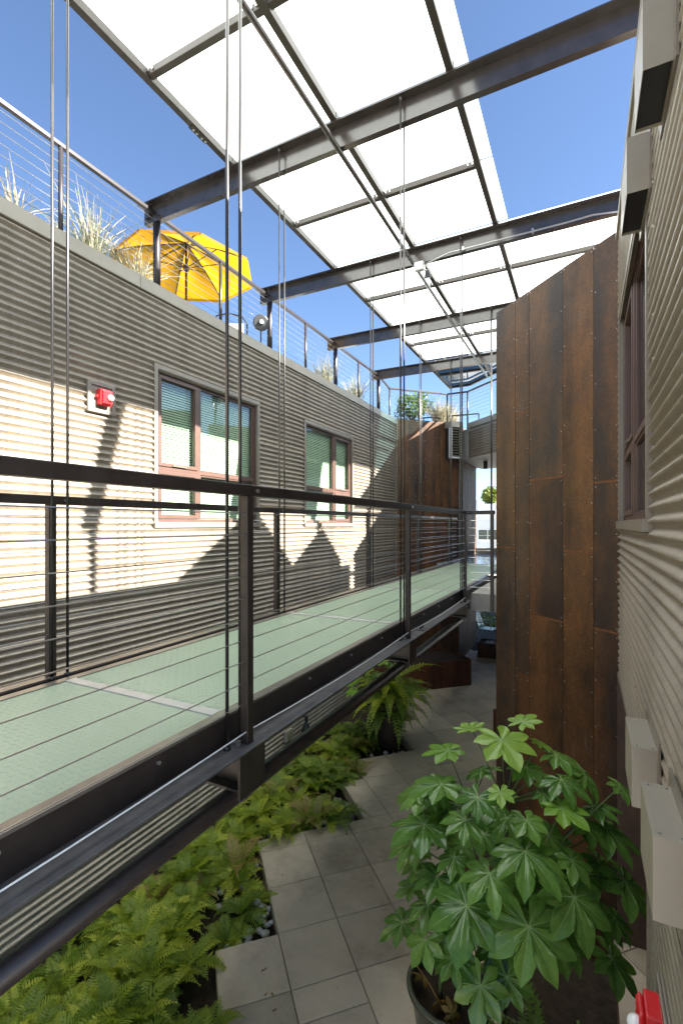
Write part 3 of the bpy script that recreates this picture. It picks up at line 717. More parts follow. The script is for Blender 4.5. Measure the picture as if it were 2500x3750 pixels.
mb = MB(); mb.box(FX-.024, FX+.026, -2, 12.4, RT-.055-.018, RT-.018); mb.build('handrail', M['steel'], frl, bevel=.005)
for y in FR[:6]:
    mb = MB(); mb.box(FX-.022, FX+.022, y-.024-.03, y+.024-.03, -.938, RT-.073); mb.build('post', M['steel'], frl, bevel=.003)
    mb = MB(); mb.tube((FX+.022, y+.05, RT-.045), (FX+.034, y+.05, RT-.045), .010, 8); mb.build('bolt_head', M['bolt'], frl)
for z in CZ[:9]:
    mb = MB(); mb.tube((FX, -2, z-.012), (FX, 12.4, z-.012), .0027, 6); mb.build('cable', M['cable'], frl)
rr = thing('bridge_railing', 'short cable railing closing the gap between footbridge and rust-brown wall', 'railing', (-1.3, 6.85, -1.085))
mb = MB(); mb.box(NX+.027, apex[0]-.03, 6.85, 6.90, RT-.055, RT); mb.build('handrail', M['steel'], rr, bevel=.004)
mb = MB(); mb.box(apex[0]-.085, apex[0]-.04, 6.80, 6.85, -1.2, RT-.0); mb.build('post', M['steel'], rr, bevel=.003)
for z in CZ:
    mb = MB(); mb.tube((NX+.03, 6.872, z), (apex[0]-.04, 6.872, z), .0027, 6); mb.tube((NX+.03, 6.872, z), (NX+.12, 6.872, z), .005, 6); mb.tube((apex[0]-.13, 6.872, z), (apex[0]-.05, 6.872, z), .005, 6); mb.build('cable', M['cable'], rr)
# pipe slung under the bridge
pp = thing('drain_pipe', 'dark horizontal pipe slung beneath the near edge of the footbridge', 'pipe', (-1.55, 4, -1.35))
mb = MB(); mb.tube((-1.55, -1.5, -1.345), (-1.55, 6.7, -1.345), .046, 16); mb.build('pipe', M['steel'], pp, smooth=True)
for y in (1.93, 4.37):
    mb = MB(); mb.tube((-1.55, y, -1.30), (-1.55, y, -1.296), .02, 8); mb.tube((-1.55, y-.03, -1.345), (-1.55, y+.03, -1.345), .052, 16); mb.build('pipe_strap', M['flange'], pp)

# ================================================================== GLASS CANOPY
cp = thing('glass_canopy', 'frosted glass canopy on dark steel beams spanning above the footbridge', 'canopy', (-2.2, 6, 4.0))
CL, CC, CR = -3.535, -2.23, -1.065
BEAM_X0, BEAM_X1 = -5.02, 0.95
COLX = -4.83
for y in FR[1:]:
    x1 = BEAM_X1
    mb = MB(); mb.box(BEAM_X0, x1, y-.085, y+.085, BZ, BZ+.014); mb.build('beam_flange', M['beam'], cp)
    mb = MB(); mb.box(BEAM_X0+.02, x1, y+.004, y+.016, BZ-.20, BZ-.0005); mb.build('beam_web', M['beam'], cp)
    mb = MB(); mb.box(BEAM_X0+.02, x1, y+.0165, y+.075, BZ-.20, BZ-.19); mb.build('beam_foot', M['beam'], cp)
    mb = MB(); mb.tube((COLX, y+.05, 2.80), (COLX, y+.05, BZ-.001), .046, 16); mb.build('column', M['post'], cp, smooth=True)
    mb = MB(); mb.box(COLX-.12, COLX-.05, y-.03, y+.003, BZ-.15, BZ-.001); mb.build('beam_bracket', M['beam'], cp)
    mb = MB(); mb.tube((x1-.1, y+.05, RZ-.1), (x1-.1, y+.05, BZ-.001), .046, 16); mb.build('column', M['post'], cp, smooth=True)
GZ = BZ + .105
def rail(x, y0, y1, wd=.066):
    mb = MB(); mb.box(x-wd/2, x+wd/2, y0, y1, BZ+.015, BZ+.095); mb.build('canopy_rail', M['rail_al'], cp, bevel=.004)
def mull(x0, x1, y, wd=.062):
    mb = MB(); mb.box(x0, x1, y-wd/2, y+wd/2, BZ+.028, BZ+.0945); mb.build('canopy_mullion', M['rail_al'], cp, bevel=.004)
def pane(x0, x1, y0, y1, mat='canopy'):
    mb = MB(); mb.box(x0, x1, y0, y1, GZ-.009, GZ+.003); mb.m = [0,1,1,1,1,1]; mb.build('glass_pane', [M['canopy'], M['cleartop']], cp)
for k in range(0, 5):
    y0, y1 = FR[k], FR[k+1]; m_ = (y0+y1)/2
    if k == 0: y0 = -.5; m_ = .64
    for x in (CL, CC, CR): rail(x, y0+.088, y1-.088)
    for x in (CL, CC, CR): MB().box(x-.037, x+.037, y1-.087, y1+.087, BZ+.0145, BZ+.09).build('rail_shoe', M['rail_al'], cp)
    for y in ([m_] if k else [.64]):
        mull(CL+.038, CC-.038, y); mull(CC+.038, CR-.038, y)
    for (a, b) in ((y0+.03, m_-.012), (m_+.012, y1-.006)) if k else ((-.5, .63), (.65, y1-.006)):
        pane(CL-.03, CC-.008, a, b); pane(CC+.008, CR+.15, a, b)
    bl = MB()
    for y in (m_ if k else .64,):
        for x, d in ((CL+.05, 1), (CC-.06, -1), (CC+.06, 1), (CR-.06, -1)):
            bl.tube((x, y-.032, BZ+.06), (x, y-.042, BZ+.06), .012, 8); bl.tube((x+.05*d, y-.032, BZ+.06), (x+.05*d, y-.042, BZ+.06), .012, 8)
    bl.build('bolt_heads', M['bolt'], cp)['kind'] = 'stuff'
MB().box(CL-.04, CL+.02, 3.62, 3.86, BZ+.008, BZ+.0145).build('splice_plate', M['rail_al'], cp)
bl = MB()
for y in (3.66, 3.71, 3.78, 3.83): bl.tube((CL-.01, y, BZ+.008), (CL-.01, y, BZ-.006), .013, 8)
bl.build('bolt_heads', M['bolt'], cp)['kind'] = 'stuff'
# wider bay between the third and fourth beam
pane(CR+.155, 0.52, FR[3]+.03, 7.95); pane(CR+.155, .52, 7.97, FR[4]-.006); mull(CR+.04, .52, 7.96); rail(.49, FR[3]+.088, FR[4]-.088)
# far end: clear bluish glass with a cut corner
y5 = FR[5]
rail(CL, y5+.088, 14.15); rail(CC, y5+.088, 13.35)
MB().prism([(CL, y5+.01), (CR+.1, y5+.01), (CR+.1, 12.25), (-2.99, 14.14), (CL, 14.14)], GZ-.009, GZ+.003).build('glass_pane', M['bluepane'], cp)
MB().prism([(CR+.08, 12.14), (.5, 10.75), (.5, 15.0), (-2.0, 15.0), (-2.0, 13.05)], GZ+.012, GZ+.019).build('glass_pane', M['canopy'], cp)  # unseen frosted pane behind the tower, extended to shade the far walls
mull(CL+.038, CC-.038, 12.84)
mb = MB(); mb.box(CL, -2.99, 14.10, 14.16, BZ+.028, BZ+.095); mb.build('canopy_mullion', M['rail_al'], cp)
mb = MB(); mb.obox(P(-2.99, 14.10, BZ+.028), P(1.93, -1.9, 0), P(.04, .04, 0), P(0,0,.067)); mb.build('canopy_mullion', M['rail_al'], cp)

cd = thing('service_pipe', 'thin dark pipe hung lengthwise below the middle of the glass canopy', 'pipe', (-2.21, 6, 3.78))
mb = MB(); mb.tube((-2.21, -.5, 3.79), (-2.21, 12.55, 3.79), .026, 12); mb.build('pipe', M['beam'], cd, smooth=True)
for y in FR[1:]:
    mb = MB(); mb.tube((-2.21, y-.01, 3.79), (-2.21, y-.01, 3.83), .012, 8); mb.build('pipe_hanger', M['rail_al'], cd)
fl = thing('floodlight', 'grey twin floodlight clamped to the pipe under the canopy', 'lamp', (-2.08, 6.66, 3.74))
fc = at_d(1537, 980, 6.85)
mb = MB(); mb.obox(fc + P(-.07, -.05, -.06), P(.14, 0, 0), P(0, .09, .02), P(0, -.02, .12)); mb.build('lamp_head', M['conduit'], fl, bevel=.012)
mb = MB(); mb.obox(fc + P(-.055, -.054, -.045), P(.11, 0, 0), P(0, -.004, 0), P(0, -.018, .095)); mb.build('lens', M['lens'], fl)
mb = MB(); mb.tube(fc + P(.1, .06, -.14), fc + P(.1, .02, -.05), .055, 12, .03); mb.build('lamp_head', M['black'], fl)
mb = MB(); mb.path([fc + P(.0, .05, .04), fc + P(.04, .06, 0), fc + P(.1, .06, -.05)], .014, 8); mb.path([fc + P(.05,.06,-.01), P(-2.21, fc.y+.06, 3.79)], .016, 8); mb.build('bracket', M['conduit'], fl)
cn = thing('conduit', 'slim galvanised conduit running along the third canopy beam to the right', 'conduit', (-.5, 6.70, 3.8))
mb = MB(); mb.path([fc + P(.08, .03, .05), P(-1.7, 6.70, 3.835), P(-.2, 6.70, 3.835), P(.1, 6.70, 3.845), P(.7, 6.70, 3.76)], .011, 8); mb.build('conduit_tube', M['conduit'], cn, smooth=True)
for x in (-1.5, -.6): MB().box(x-.012, x+.012, 6.688, 6.742, 3.82, 3.87).build('clip', M['conduit'], cn)

# ================================================================== ROOF RAILINGS
def roof_rail(label, pts, zr, zb, posts_t, loc, ncab=8, pr=.024, skip_cols=True):
    t = thing('roof_railing', label, 'railing', loc)
    for a, b in zip(pts[:-1], pts[1:]):
        A, Bv = P(a[0], a[1], zr), P(b[0], b[1], zr); d = (Bv-A).normalized(); nrm = P(d.y, -d.x, 0)
        mb = MB(); mb.obox(A - nrm*.025 - P(0,0,.045), Bv-A, nrm*.05, P(0,0,.045)); mb.build('handrail', M['post'], t, bevel=.004)
        for k in range(ncab):
            z = zr - .10 - .103*k
            mb = MB(); mb.tube((a[0], a[1], z), (b[0], b[1], z), .0032, 6); mb.build('cable', M['cable'], t)
    for x, y in posts_t:
        mb = MB(); mb.tube((x, y, zb), (x, y, zr-.045), pr, 12); mb.build('post', M['post'], t, smooth=True)
    return t
RRZ = 3.95
mids = [(COLX, (FR[k]+FR[k+1])/2+.02) for k in range(5)]
for k in range(5):
    y0, y1 = FR[k]+.10, FR[k+1]
    lab = ['cable railing on the left roof edge, nearest stretch at the picture edge', 'cable railing on the left roof edge left of the first column, by pale grass',
           'cable railing on the left roof edge in front of the yellow parasol', 'cable railing on the left roof edge beyond the black round lamp',
           'cable railing on the left roof edge, stretch just before the far corner'][k]
    roof_rail(lab, [(COLX, y0), (COLX, y1)], RRZ, 2.80, [mids[k]], (COLX, y0, 2.8))
roof_rail('cable railing with angled corner around the far roof end', [(COLX, FR[5]+.10), (-5.0, 12.92), (-3.675, 14.28), (-3.07, 14.29), (-2.1, 13.4), (-.2, 11.5)], RRZ, 2.80,
          [(-5.0, 12.92), (-3.675, 14.28), (-3.07, 14.29), (-4.34, 13.6), (-1.15, 12.45)], (-4, 13.6, 2.8))
mb = MB()
st = thing('stair_rail', 'low dark metal rail on the far roof terrace behind the shrubs', 'railing', (-4.2, 15.2, 2.8))
for x, y in ((-4.6, 14.9), (-2.9, 15.1)): mb.tube((x, y, 2.7), (x, y, 3.43), .02, 8)
mb.tube((-4.75, 14.88, 3.43), (-2.9, 15.1, 3.43), .022, 8); mb.build('rail_frame', M['post'], st)

# ================================================================== UMBRELLA ON THE ROOF
ub = thing('parasol', 'open yellow parasol with dark ribs on the left roof terrace', 'parasol', (-7.05, 7.08, 2.84))
UC = P(-7.05, 7.08, 0); UR, UZ, UA = 1.36, 5.08, 5.62; rot0 = R(10)
rim = [UC + P(math.cos(rot0 + k*math.pi/4)*UR, math.sin(rot0 + k*math.pi/4)*UR, UZ) for k in range(8)]
top = UC + P(0,0,UA)
for k in range(8):
    a, b = rim[k], rim[(k+1)%8]; mb = MB(); n_ = 5; V = []; F = []
    for i in range(n_+1):
        t = i/n_
        for j in range(n_+1):
            s_ = j/n_
            p = top.lerp(a.lerp(b, s_), t); p.z -= .10*math.sin(math.pi*t)*math.sin(math.pi*s_)*.9 - .05*math.sin(math.pi*t)
            V.append(p)
    for i in range(n_):
        for j in range(n_): q = i*(n_+1)+j; F.append((q, q+1, q+n_+2, q+n_+1))
    mb.add(V, F); o = mb.build('canopy_panel', M['yellow'], ub, smooth=True)
    mb = MB(); V = [a, b, b+P(0,0,-.06), a+P(0,0,-.06)]; mb.add(V, [(0,1,2,3)]); mb.build('valance', M['yellow'], o)
run = UC + P(0,0,UZ+.02)
for k in range(8):
    a = rim[k]
    mid = top.lerp(a, .5) + P(0,0,.05-.03)
    mb = MB(); mb.path([top + P(0,0,-.05), top.lerp(a,.25)+P(0,0,.0), mid, top.lerp(a,.75)+P(0,0,.0), a+P(0,0,-.02)], .014, 6); r_o = mb.build('rib', M['black'], ub)
    mb = MB(); mb.tube(run, mid+P(0,0,-.015), .011, 6); mb.build('strut', M['black'], r_o)
mb = MB(); mb.tube(UC+P(0,0,2.84), UC+P(0,0,UA+.05), .024, 12); mb.build('pole', M['black'], ub, smooth=True)
mb = MB(); mb.tube(run-P(0,0,.05), run+P(0,0,.05), .06, 12); mb.build('runner_hub', M['black'], ub)
mb = MB(); mb.tube(top-P(0,0,.08), top+P(0,0,.04), .05, 12); mb.build('top_hub', M['black'], ub)
mb = MB(); mb.lathe([(0,0),(.28,0),(.28,.06),(.05,.1),(.04,.3)], UC+P(0,0,2.84), 20); mb.build('base', M['black'], ub)

# black round lamp on the second roof column, curved chair back
rl = thing('roof_lamp', 'round black lamp on a stand beside the second roof column', 'lamp', (-5.0, 6.7, 2.84))
c_ = at_d(955, 1182, 7.9)
mb = MB(); nrm_ = P(.75, -.65, -.1).normalized(); mb.tube(c_ - nrm_*.03, c_ + nrm_*.03, .13, 24); mb.build('lamp_dish', M['black'], rl, bevel=.01)
mb = MB(); mb.tube(c_ + nrm_*.03, c_ + nrm_*.075, .05, 16, .035); mb.build('lamp_core', M['bolt'], rl)
mb = MB(); mb.tube(c_ - P(0,0,.1) , P(c_.x, c_.y, 2.84), .012, 8); mb.build('lamp_stand', M['black'], rl)
ch = thing('lounge_chair', 'black tubular chair back just above the roof edge under the parasol', 'chair', (-6.2, 6.3, 2.84))
c_ = at_d(838, 1160, 7.9)
ux = P(cT, sT, 0)
mb = MB(); mb.path([c_ + ux*.30 + P(0,0,-.5), c_ + ux*.30 + P(0,0,-.12), c_ + ux*.22 + P(0,0,.0), c_ + P(0,0,.06), c_ - ux*.2 + P(0,0,.02), c_ - ux*.28 + P(0,0,-.12), c_ - ux*.28 + P(0,0,-.5)], .014, 8); mb.build('back_frame', M['black'], ch)
mb = MB(); mb.obox(c_ - ux*.25 + P(0,0,-.42), ux*.5, P(sT*.02, -cT*.02, 0), P(0,0,.30)); mb.build('back_panel', M['white'], ch)
mb = MB()
for s_ in (-.27, .27):
    for o_ in (0, .45):
        q_ = c_ + ux*s_ + P(-sT, cT, 0)*o_; mb.tube((q_.x, q_.y, 2.84), (q_.x, q_.y, c_.z-.42), .014, 8)
mb.build('legs', M['black'], ch)
mb = MB(); mb.obox(P(c_.x, c_.y, c_.z-.44) - ux*.27, ux*.54, P(-sT, cT, 0)*.48, P(0,0,.03)); mb.build('seat', M['white'], ch)

# ================================================================== ALARMS AND VENTS
def alarm(label, O, e, n, plate, s=1.0, vert=True):
    t = thing('fire_alarm', label, 'alarm', tuple(O))
    E3, N3 = P(*e, 0), P(*n, 0)
    def bx(mb, a0, a1, o0, o1, z0, z1): mb.obox(O + E3*a0 + N3*o0 + P(0,0,z0), E3*(a1-a0), N3*(o1-o0), P(0,0,z1-z0))
    pl = MB(); h = plate/2
    bx(pl, -h, h, .0, .012, -h, h)
    for a0, a1, z0, z1 in ((-h,h,h-.045,h), (-h,h,-h,-h+.045), (-h,-h+.045,-h+.045,h-.045), (h-.045,h,-h+.045,h-.045)): bx(pl, a0, a1, .0125, .026, z0, z1)
    pl.build('mounting_plate', M['trim'], t, bevel=.004)
    bd = MB(); bx(bd, -.062*s, .078*s, .013, .085*s, -.085*s, .085*s); b_o = bd.build('housing', M['red'], t, bevel=.008)
    tp = MB(); bx(tp, -.050*s, .066*s, .086*s, .108*s, -.073*s, .073*s); tp.build('cover', M['red'], b_o, bevel=.012)
    gl = MB()
    for q in range(4): bx(gl, -.046*s, -.004*s, .1085*s, .112*s, (-.05+.03*q)*s, (-.036+.03*q)*s)
    gl.build('grille_ribs', M['red'], b_o)
    ln = MB(); c = O + E3*.035*s + N3*.118*s + P(0,0,-.005*s); ln.ball(c, .034*s, .034*s, .034*s, 16, 10); ln.build('strobe_lens', M['lens'], t, smooth=True)
    nb = MB(); nb.tube(O - E3*.062*s + N3*.04, O - E3*.085*s + N3*.04, .016*s, 10); nb.build('conduit_plug', M['red'], t)
    return t
alarm('red fire alarm strobe on a square plate on the left sunlit corrugated wall', P(WL+.012, 3.455, 1.375), (0,1), (1,0), .335)
alarm('red fire alarm at the bottom right corner on the near right wall', P(WR-.012, 2.30, -2.02), (0,-1), (-1,0), .24, .95)
def vent(label, y0, y1, zt, zb):
    t = thing('vent_hood', label, 'vent', (WR, (y0+y1)/2, zb), 'vent hoods on the right wall')
    mb = MB(); x0 = .193
    mb.box(x0, x0+.003, y0, y1, zb, zt); mb.box(x0+.003, WR-.012, y0, y0+.003, zb, zt); mb.box(x0+.003, WR-.012, y1-.003, y1, zb, zt); mb.box(x0-.001, WR-.012, y0-.001, y1+.001, zt, zt+.003)
    mb.build('hood', M['vent'], t)
    mb = MB(); mb.box(WR-.022, WR-.012, y0-.05, y1+.05, zb-.03, zt+.055); mb.build('wall_flange', M['trim'], t)
    mb = MB(); mb.box(x0+.004, WR-.023, y0+.004, y1-.004, zb+.012, zb+.02); mb.build('screen', M['black'], t)
    mb = MB()
    for x, y in ((x0+.02, y0+.02), (x0+.08, y0+.02), (x0+.02, y1-.02), (x0+.08, y1-.02)): mb.tube((x, y, zt+.003), (x, y, zt+.006), .005, 6)
    mb.build('screws', M['bolt'], t)
vent('lower beige vent hood nearest the camera on the right wall', 1.79, 2.15, -.985, -1.25)
vent('lower beige vent hood further along the right wall', 2.53, 2.91, -1.01, -1.28)
vent('upper beige vent hood in the top right corner', 2.08, 2.40, 1.96, 1.68)
vent('upper beige vent hood just below the top right corner one', 2.82, 3.22, 1.96, 1.68)

# small junction box and spigot on the lower left wall
jb = thing('junction_box', 'small metal outlet box low on the left wall below the footbridge', 'box', (WL, 6.2, -2.3))
c_ = ray(1056, 2692); c_ = c_ * ((WL+.03)/c_.x)
mb = MB(); mb.box(WL+.0, WL+.06, c_.y-.11, c_.y+.11, c_.z-.09, c_.z+.09); mb.build('box', M['vent'], jb, bevel=.008)
mb = MB(); mb.box(WL+.061, WL+.075, c_.y-.05, c_.y+.05, c_.z-.05, c_.z+.05); mb.build('cover', M['bolt'], jb)
wl = thing('wall_lantern', 'dark bottle-shaped lantern hanging beside the pipe under the footbridge', 'lamp', (-4.5, 6.6, -2.3))
c_ = ray(1121, 2660); c_ = c_ * ((WL+.14)/c_.x)
mb = MB(); mb.lathe([(0.0,-.22),(.085,-.22),(.09,-.05),(.05,.02),(.028,.06),(.03,.16),(.05,.18),(.0,.2)], c_, 16); mb.build('lantern_body', M['black'], wl, smooth=True)
mb = MB(); mb.tube(c_+P(0,0,.17), P(WL, c_.y, c_.z+.17), .015, 8); mb.build('wall_arm', M['black'], wl)

# ================================================================== PLANTERS, POTS, CHAIR
def planter(label, poly, ztop, mat='rust_r', soil=True):
    cx = sum(p[0] for p in poly)/len(poly); cyy = sum(p[1] for p in poly)/len(poly)
    t = thing('steel_planter', label, 'planter', (cx, cyy, FLOOR))
    n = len(poly)
    a = sum(poly[i][0]*poly[(i+1)%n][1]-poly[(i+1)%n][0]*poly[i][1] for i in range(n))
    if a < 0: poly = list(reversed(poly))
    for i in range(n):
        A, Bv = Vector(poly[i]), Vector(poly[(i+1)%n]); d = (Bv-A).normalized(); nin = Vector((-d.y, d.x))
        MB().obox(P(A.x, A.y, FLOOR), P(*(Bv-A), 0), P(*(nin*.012), 0), P(0,0,ztop-FLOOR)).build('side_plate', M[mat], t)
    if soil:
        c = Vector((cx, cyy)); q = [tuple(c + (Vector(p)-c)*.985) for p in poly]
        MB().prism(q, FLOOR, ztop-.05).build('soil_fill', M['soil'], t)
    return t
planter('low red-brown steel planter under the far end of the footbridge', [(-2.54, 12.24), (-4.6, 10.18), (-4.6, 12.5), (-3.3, 13.0)], -3.40)
planter('low rust planter box at the foot of the tall rust-brown wall', [(-1.47, 5.87), (-.25, 4.65), (.25, 5.2), (-.95, 6.45)], -3.69)
planter('dark low steel trough between the glazed pot and the right wall', [(-.52, 2.5), (.22, 2.5), (.22, 4.35), (-.52, 4.35)], -3.45, 'rust_d')
planter('small rust planter behind the left edge of the tall rust-brown wall', [(-1.49, 9.1), (-.7, 8.3), (-.1, 8.9), (-.9, 9.7)], -3.40)
planter('dark steel planter in the shade across the far passage', [(-2.9, 14.9), (.6, 14.9), (.6, 15.5), (-2.9, 15.5)], -3.60, 'rust_d')
pb = MB()
for k in range(120): pb.ball((rng.uniform(-2.7, .3), rng.uniform(14.95, 15.45), -3.64), rng.uniform(.03,.06), rng.uniform(.03,.06), .03, 7, 4, .1)
tag(pb.build('planter_pebbles', M['stone'], None, smooth=True), 'pale pebbles filling the dark far planter', 'pebbles', kind='stuff')
# garden beyond and its chair
tag(MB().box(-8, 6, 15.6, 24, FLOOR-.03, FLOOR-.01).build('garden_ground', M['soil']), kind='structure')
gc = thing('garden_chair', 'pale green metal garden chair on the lower court seen through the far passage', 'chair', (-2.2, 16.5, FLOOR))
co = at_d(1785, 1921, 16.6); co.z = FLOOR; cx_ = P(cT, sT, 0); cy_ = P(-sT, cT, 0)
fwd = (cx_*.8 - cy_*.6).normalized(); sid = P(-fwd.y, fwd.x, 0)
def C(a, b, z): return co + fwd*a + sid*b + P(0,0,z)
mb = MB(); V = []; F = []; nn = 7
for i in range(nn):
    for j in range(nn):
        a = i/(nn-1); b = j/(nn-1)*2-1
        wd_ = .25*(1 - .25*max(0, a-.6)**1.2)
        V.append(C(-.22 - .16*a - .03*(1-b*b), b*wd_, .45 + .52*a - .05*b*b*a))
for i in range(nn-1):
    for j in range(nn-1): q = i*nn+j; F.append((q, q+1, q+nn+1, q+nn))
mb.add(V, F); o = mb.build('backrest', M['chair'], gc, smooth=True); sm = o.modifiers.new('solid', 'SOLIDIFY'); sm.thickness = .012
mb = MB(); mb.obox(C(-.23, -.25, .43), fwd*.48, sid*.5, P(0,0,.022)); mb.build('seat', M['chair'], gc, bevel=.01)
for s_ in (-1, 1):
    mb = MB(); mb.path([C(-.28, s_*.27, .66), C(-.05, s_*.30, .70), C(.16, s_*.30, .68), C(.22, s_*.29, .60), C(.2, s_*.28, .44), C(.26, s_*.28, 0)], .014, 8); mb.build('arm_and_leg', M['chair'], gc, smooth=True)
    mb = MB(); mb.path([C(-.24, s_*.25, .44), C(-.34, s_*.27, 0)], .014, 8); mb.build('leg', M['chair'], gc, smooth=True)

# ================================================================== FOLIAGE GENERATORS
def frond(mb, base, az, L, up, droop, W, rg, pairs=15, lobes=4, mi=0):
    """one fern frond: arching midrib with toothed leaflets on both sides"""
    ca, sa = math.cos(az), math.sin(az); H = P(ca, sa, 0); S = P(-sa, ca, 0); pts = []
    n = pairs + 2; p = Vector(base); ang = up; st = L / n
    for k in range(n + 1):
        pts.append(p.copy())
        p = p + (H*math.cos(ang) + P(0,0,1)*math.sin(ang))*st
        ang -= droop / n * (1 + .8*k/n)
    mb.mi = mi
    for k in range(n):
        a, b = pts[k], pts[k+1]; wdt = .0022*(1 - k/(n+1))
        mb.add([a - S*wdt, a + S*wdt, b + S*wdt*.9, b - S*wdt*.9], [(0,1,2,3)])
    for k in range(2, n + 1):
        s = k / n; l = W * (math.sin(math.pi * min(1, (s*.93 + .10)) ** 0.85)) * (1.0 if s < .9 else .8)
        l = max(l, W*.12)
        t = (pts[k] - pts[k-1]).normalized(); up_ = S.cross(t)
        for sg in (-1, 1):
            d = (S*sg*math.cos(.35) + t*math.sin(.35)).normalized(); o = pts[k]; curl = rg.uniform(-.12, .25)
            w2 = st*.50; V = []
            for u, ww in ((0, .25), (.28, .95), (.62, .72), (1.0, .05)):
                c0 = o + d*l*u - up_*l*curl*u*u + t*l*.18*u*u
                V += [c0 - t*w2*ww, c0 + t*w2*ww]
            F = [(0,1,3,2), (2,3,5,4), (4,5,7,6)]
            mb.mi = mi
            mb.add(V, F)
def fern_mesh(name, mat, seed, n=16, L=.42, W=.075, up=(.55, 1.15), droop=(1.0, 1.7), pairs=15, lobes=4):
    rg = random.Random(seed); mb = MB()
    for k in range(n):
        az = 2*math.pi*k/n + rg.uniform(-.35, .35)
        frond(mb, (rg.uniform(-.03,.03), rg.uniform(-.03,.03), 0), az, L*rg.uniform(.7, 1.12), rg.uniform(*up), rg.uniform(*droop), W*rg.uniform(.8,1.15), rg, pairs, lobes, k % len(mat))
    return mb.mesh(name, mat)
FERN = [fern_mesh('fern_%d' % k, [M['fern'], M['fern_m']], 20+k, 12, .39, .090, (.5,1.3), (.8,1.7), 12, 3) for k in range(5)]
FERNB = [fern_mesh('fern_b%d' % k, [M['fern_b'], M['fern_m']], 40+k, 10, .38, .088, (.5,1.2), (.9,1.6), 12, 3) for k in range(2)]
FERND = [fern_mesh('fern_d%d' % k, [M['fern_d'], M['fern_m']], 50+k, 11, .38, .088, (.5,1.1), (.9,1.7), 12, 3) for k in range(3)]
def in_bed(x, y):
    i = ((x-GE[0]) + (y-GE[1])) / (2*GQ); j = ((x-GE[0]) - (y-GE[1])) / (2*GQ)
    return (i < bed_limit(j) - .26 or (i < bed_limit(j)-.05 and rng.random() < .2)) and not (-.6 < i < 0 and -.6 < j < 0)
nf = 0; placed = []
tries = 0
while nf < 190 and tries < 6000:
    tries += 1
    x, y = rng.uniform(WL+.14, -2.2), rng.uniform(1.2, 8.6)
    if not in_bed(x, y): continue
    if y > 6.6 and (x > -3.05): continue
    if any((x-a)**2 + (y-b)**2 < .145**2 for a, b in placed): continue
    if (x + 3.02)**2 + (y-7.85)**2 < .45**2: continue
    placed.append((x, y)); nf += 1
    far = y > 5.4
    r_ = rng.random()
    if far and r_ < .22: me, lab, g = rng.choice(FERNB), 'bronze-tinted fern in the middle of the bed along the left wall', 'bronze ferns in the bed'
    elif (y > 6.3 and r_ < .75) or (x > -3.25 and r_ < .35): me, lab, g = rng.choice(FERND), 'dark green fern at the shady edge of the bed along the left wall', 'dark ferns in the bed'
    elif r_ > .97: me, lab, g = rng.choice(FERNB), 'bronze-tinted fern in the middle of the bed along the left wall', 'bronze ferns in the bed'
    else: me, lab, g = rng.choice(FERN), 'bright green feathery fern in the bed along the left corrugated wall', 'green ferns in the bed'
    s_ = rng.uniform(.78, 1.12) * (.82 if x < WL + .55 else 1)
    o = link('fern', me, None, loc=(x, y, FLOOR - .12 + rng.uniform(.0, .20)*(1 if x > WL + .6 else .2)), rot=(rng.uniform(-.15,.15), rng.uniform(-.1,.2), rng.uniform(0, 6.28)), scale=(s_, s_, s_*rng.uniform(.85, 1.1)))
    tag(o, lab, 'fern', g)
for (x, y, k) in ((-1.13, 2.98, 0), (-1.02, 3.1, 1)):
    o = link('fern', FERN[k], None, loc=(x, y, FLOOR), rot=(0, 0, k), scale=(.6,.6,.7)); tag(o, 'small green fern on the paving against the glazed pot', 'fern', 'ferns by the glazed pot')
# pebbles
pb = MB()
def pebs(i0, i1, j0, j1, n):
    for k in range(n):
        x, y = grid(rng.uniform(i0, i1), rng.uniform(j0, j1)); r_ = rng.uniform(.022, .05)
        pb.ball((x, y, FLOOR - .10 + r_*.3 + rng.uniform(0,.04)), r_, r_*rng.uniform(.65, 1), r_*rng.uniform(.5,.75), 8, 5, .08)
pebs(-.95, -.04, -.4, -.04, 16); pebs(-.32, -.04, -.95, -.3, 14); pebs(-.9, -.04, -1.9, -1, 20); pebs(0.0, 2.3, -2.75, -2.46, 26); pebs(2.0, 2.36, -3.6, -2.5, 14); pebs(2.5, 2.95, -4.9, -4.1, 10); pebs(3.1, 4.9, -5.3, -5.06, 11)
tag(pb.build('pebbles', M['stone'], None, smooth=True), 'pale river pebbles scattered along the edge of the fern bed', 'pebbles', kind='stuff')

lf = MB(); rgf = random.Random(77)
for k in range(70):
    i_, j_ = rgf.uniform(-.8, 5), rgf.uniform(-4.5, 2); x_, y_ = grid(i_, j_)
    if i_ < bed_limit(j_) + .05 or rgf.random() < min(.85, (i_ - bed_limit(j_))*.45): continue
    a_ = rgf.uniform(0, 6.28); l_ = rgf.uniform(.012, .03); q_ = P(x_, y_, FLOOR + .003)
    d_ = P(math.cos(a_), math.sin(a_), 0)*l_; e_ = P(-math.sin(a_), math.cos(a_), 0)*l_*.4
    lf.add([q_ - d_, q_ + e_ + P(0,0,.004), q_ + d_ + P(0,0,.003), q_ - e_], [(0,1,2,3)])
tag(lf.build('leaf_litter', M['deadleaf']), 'small dry leaf bits scattered on the paving', 'leaf litter', kind='stuff')
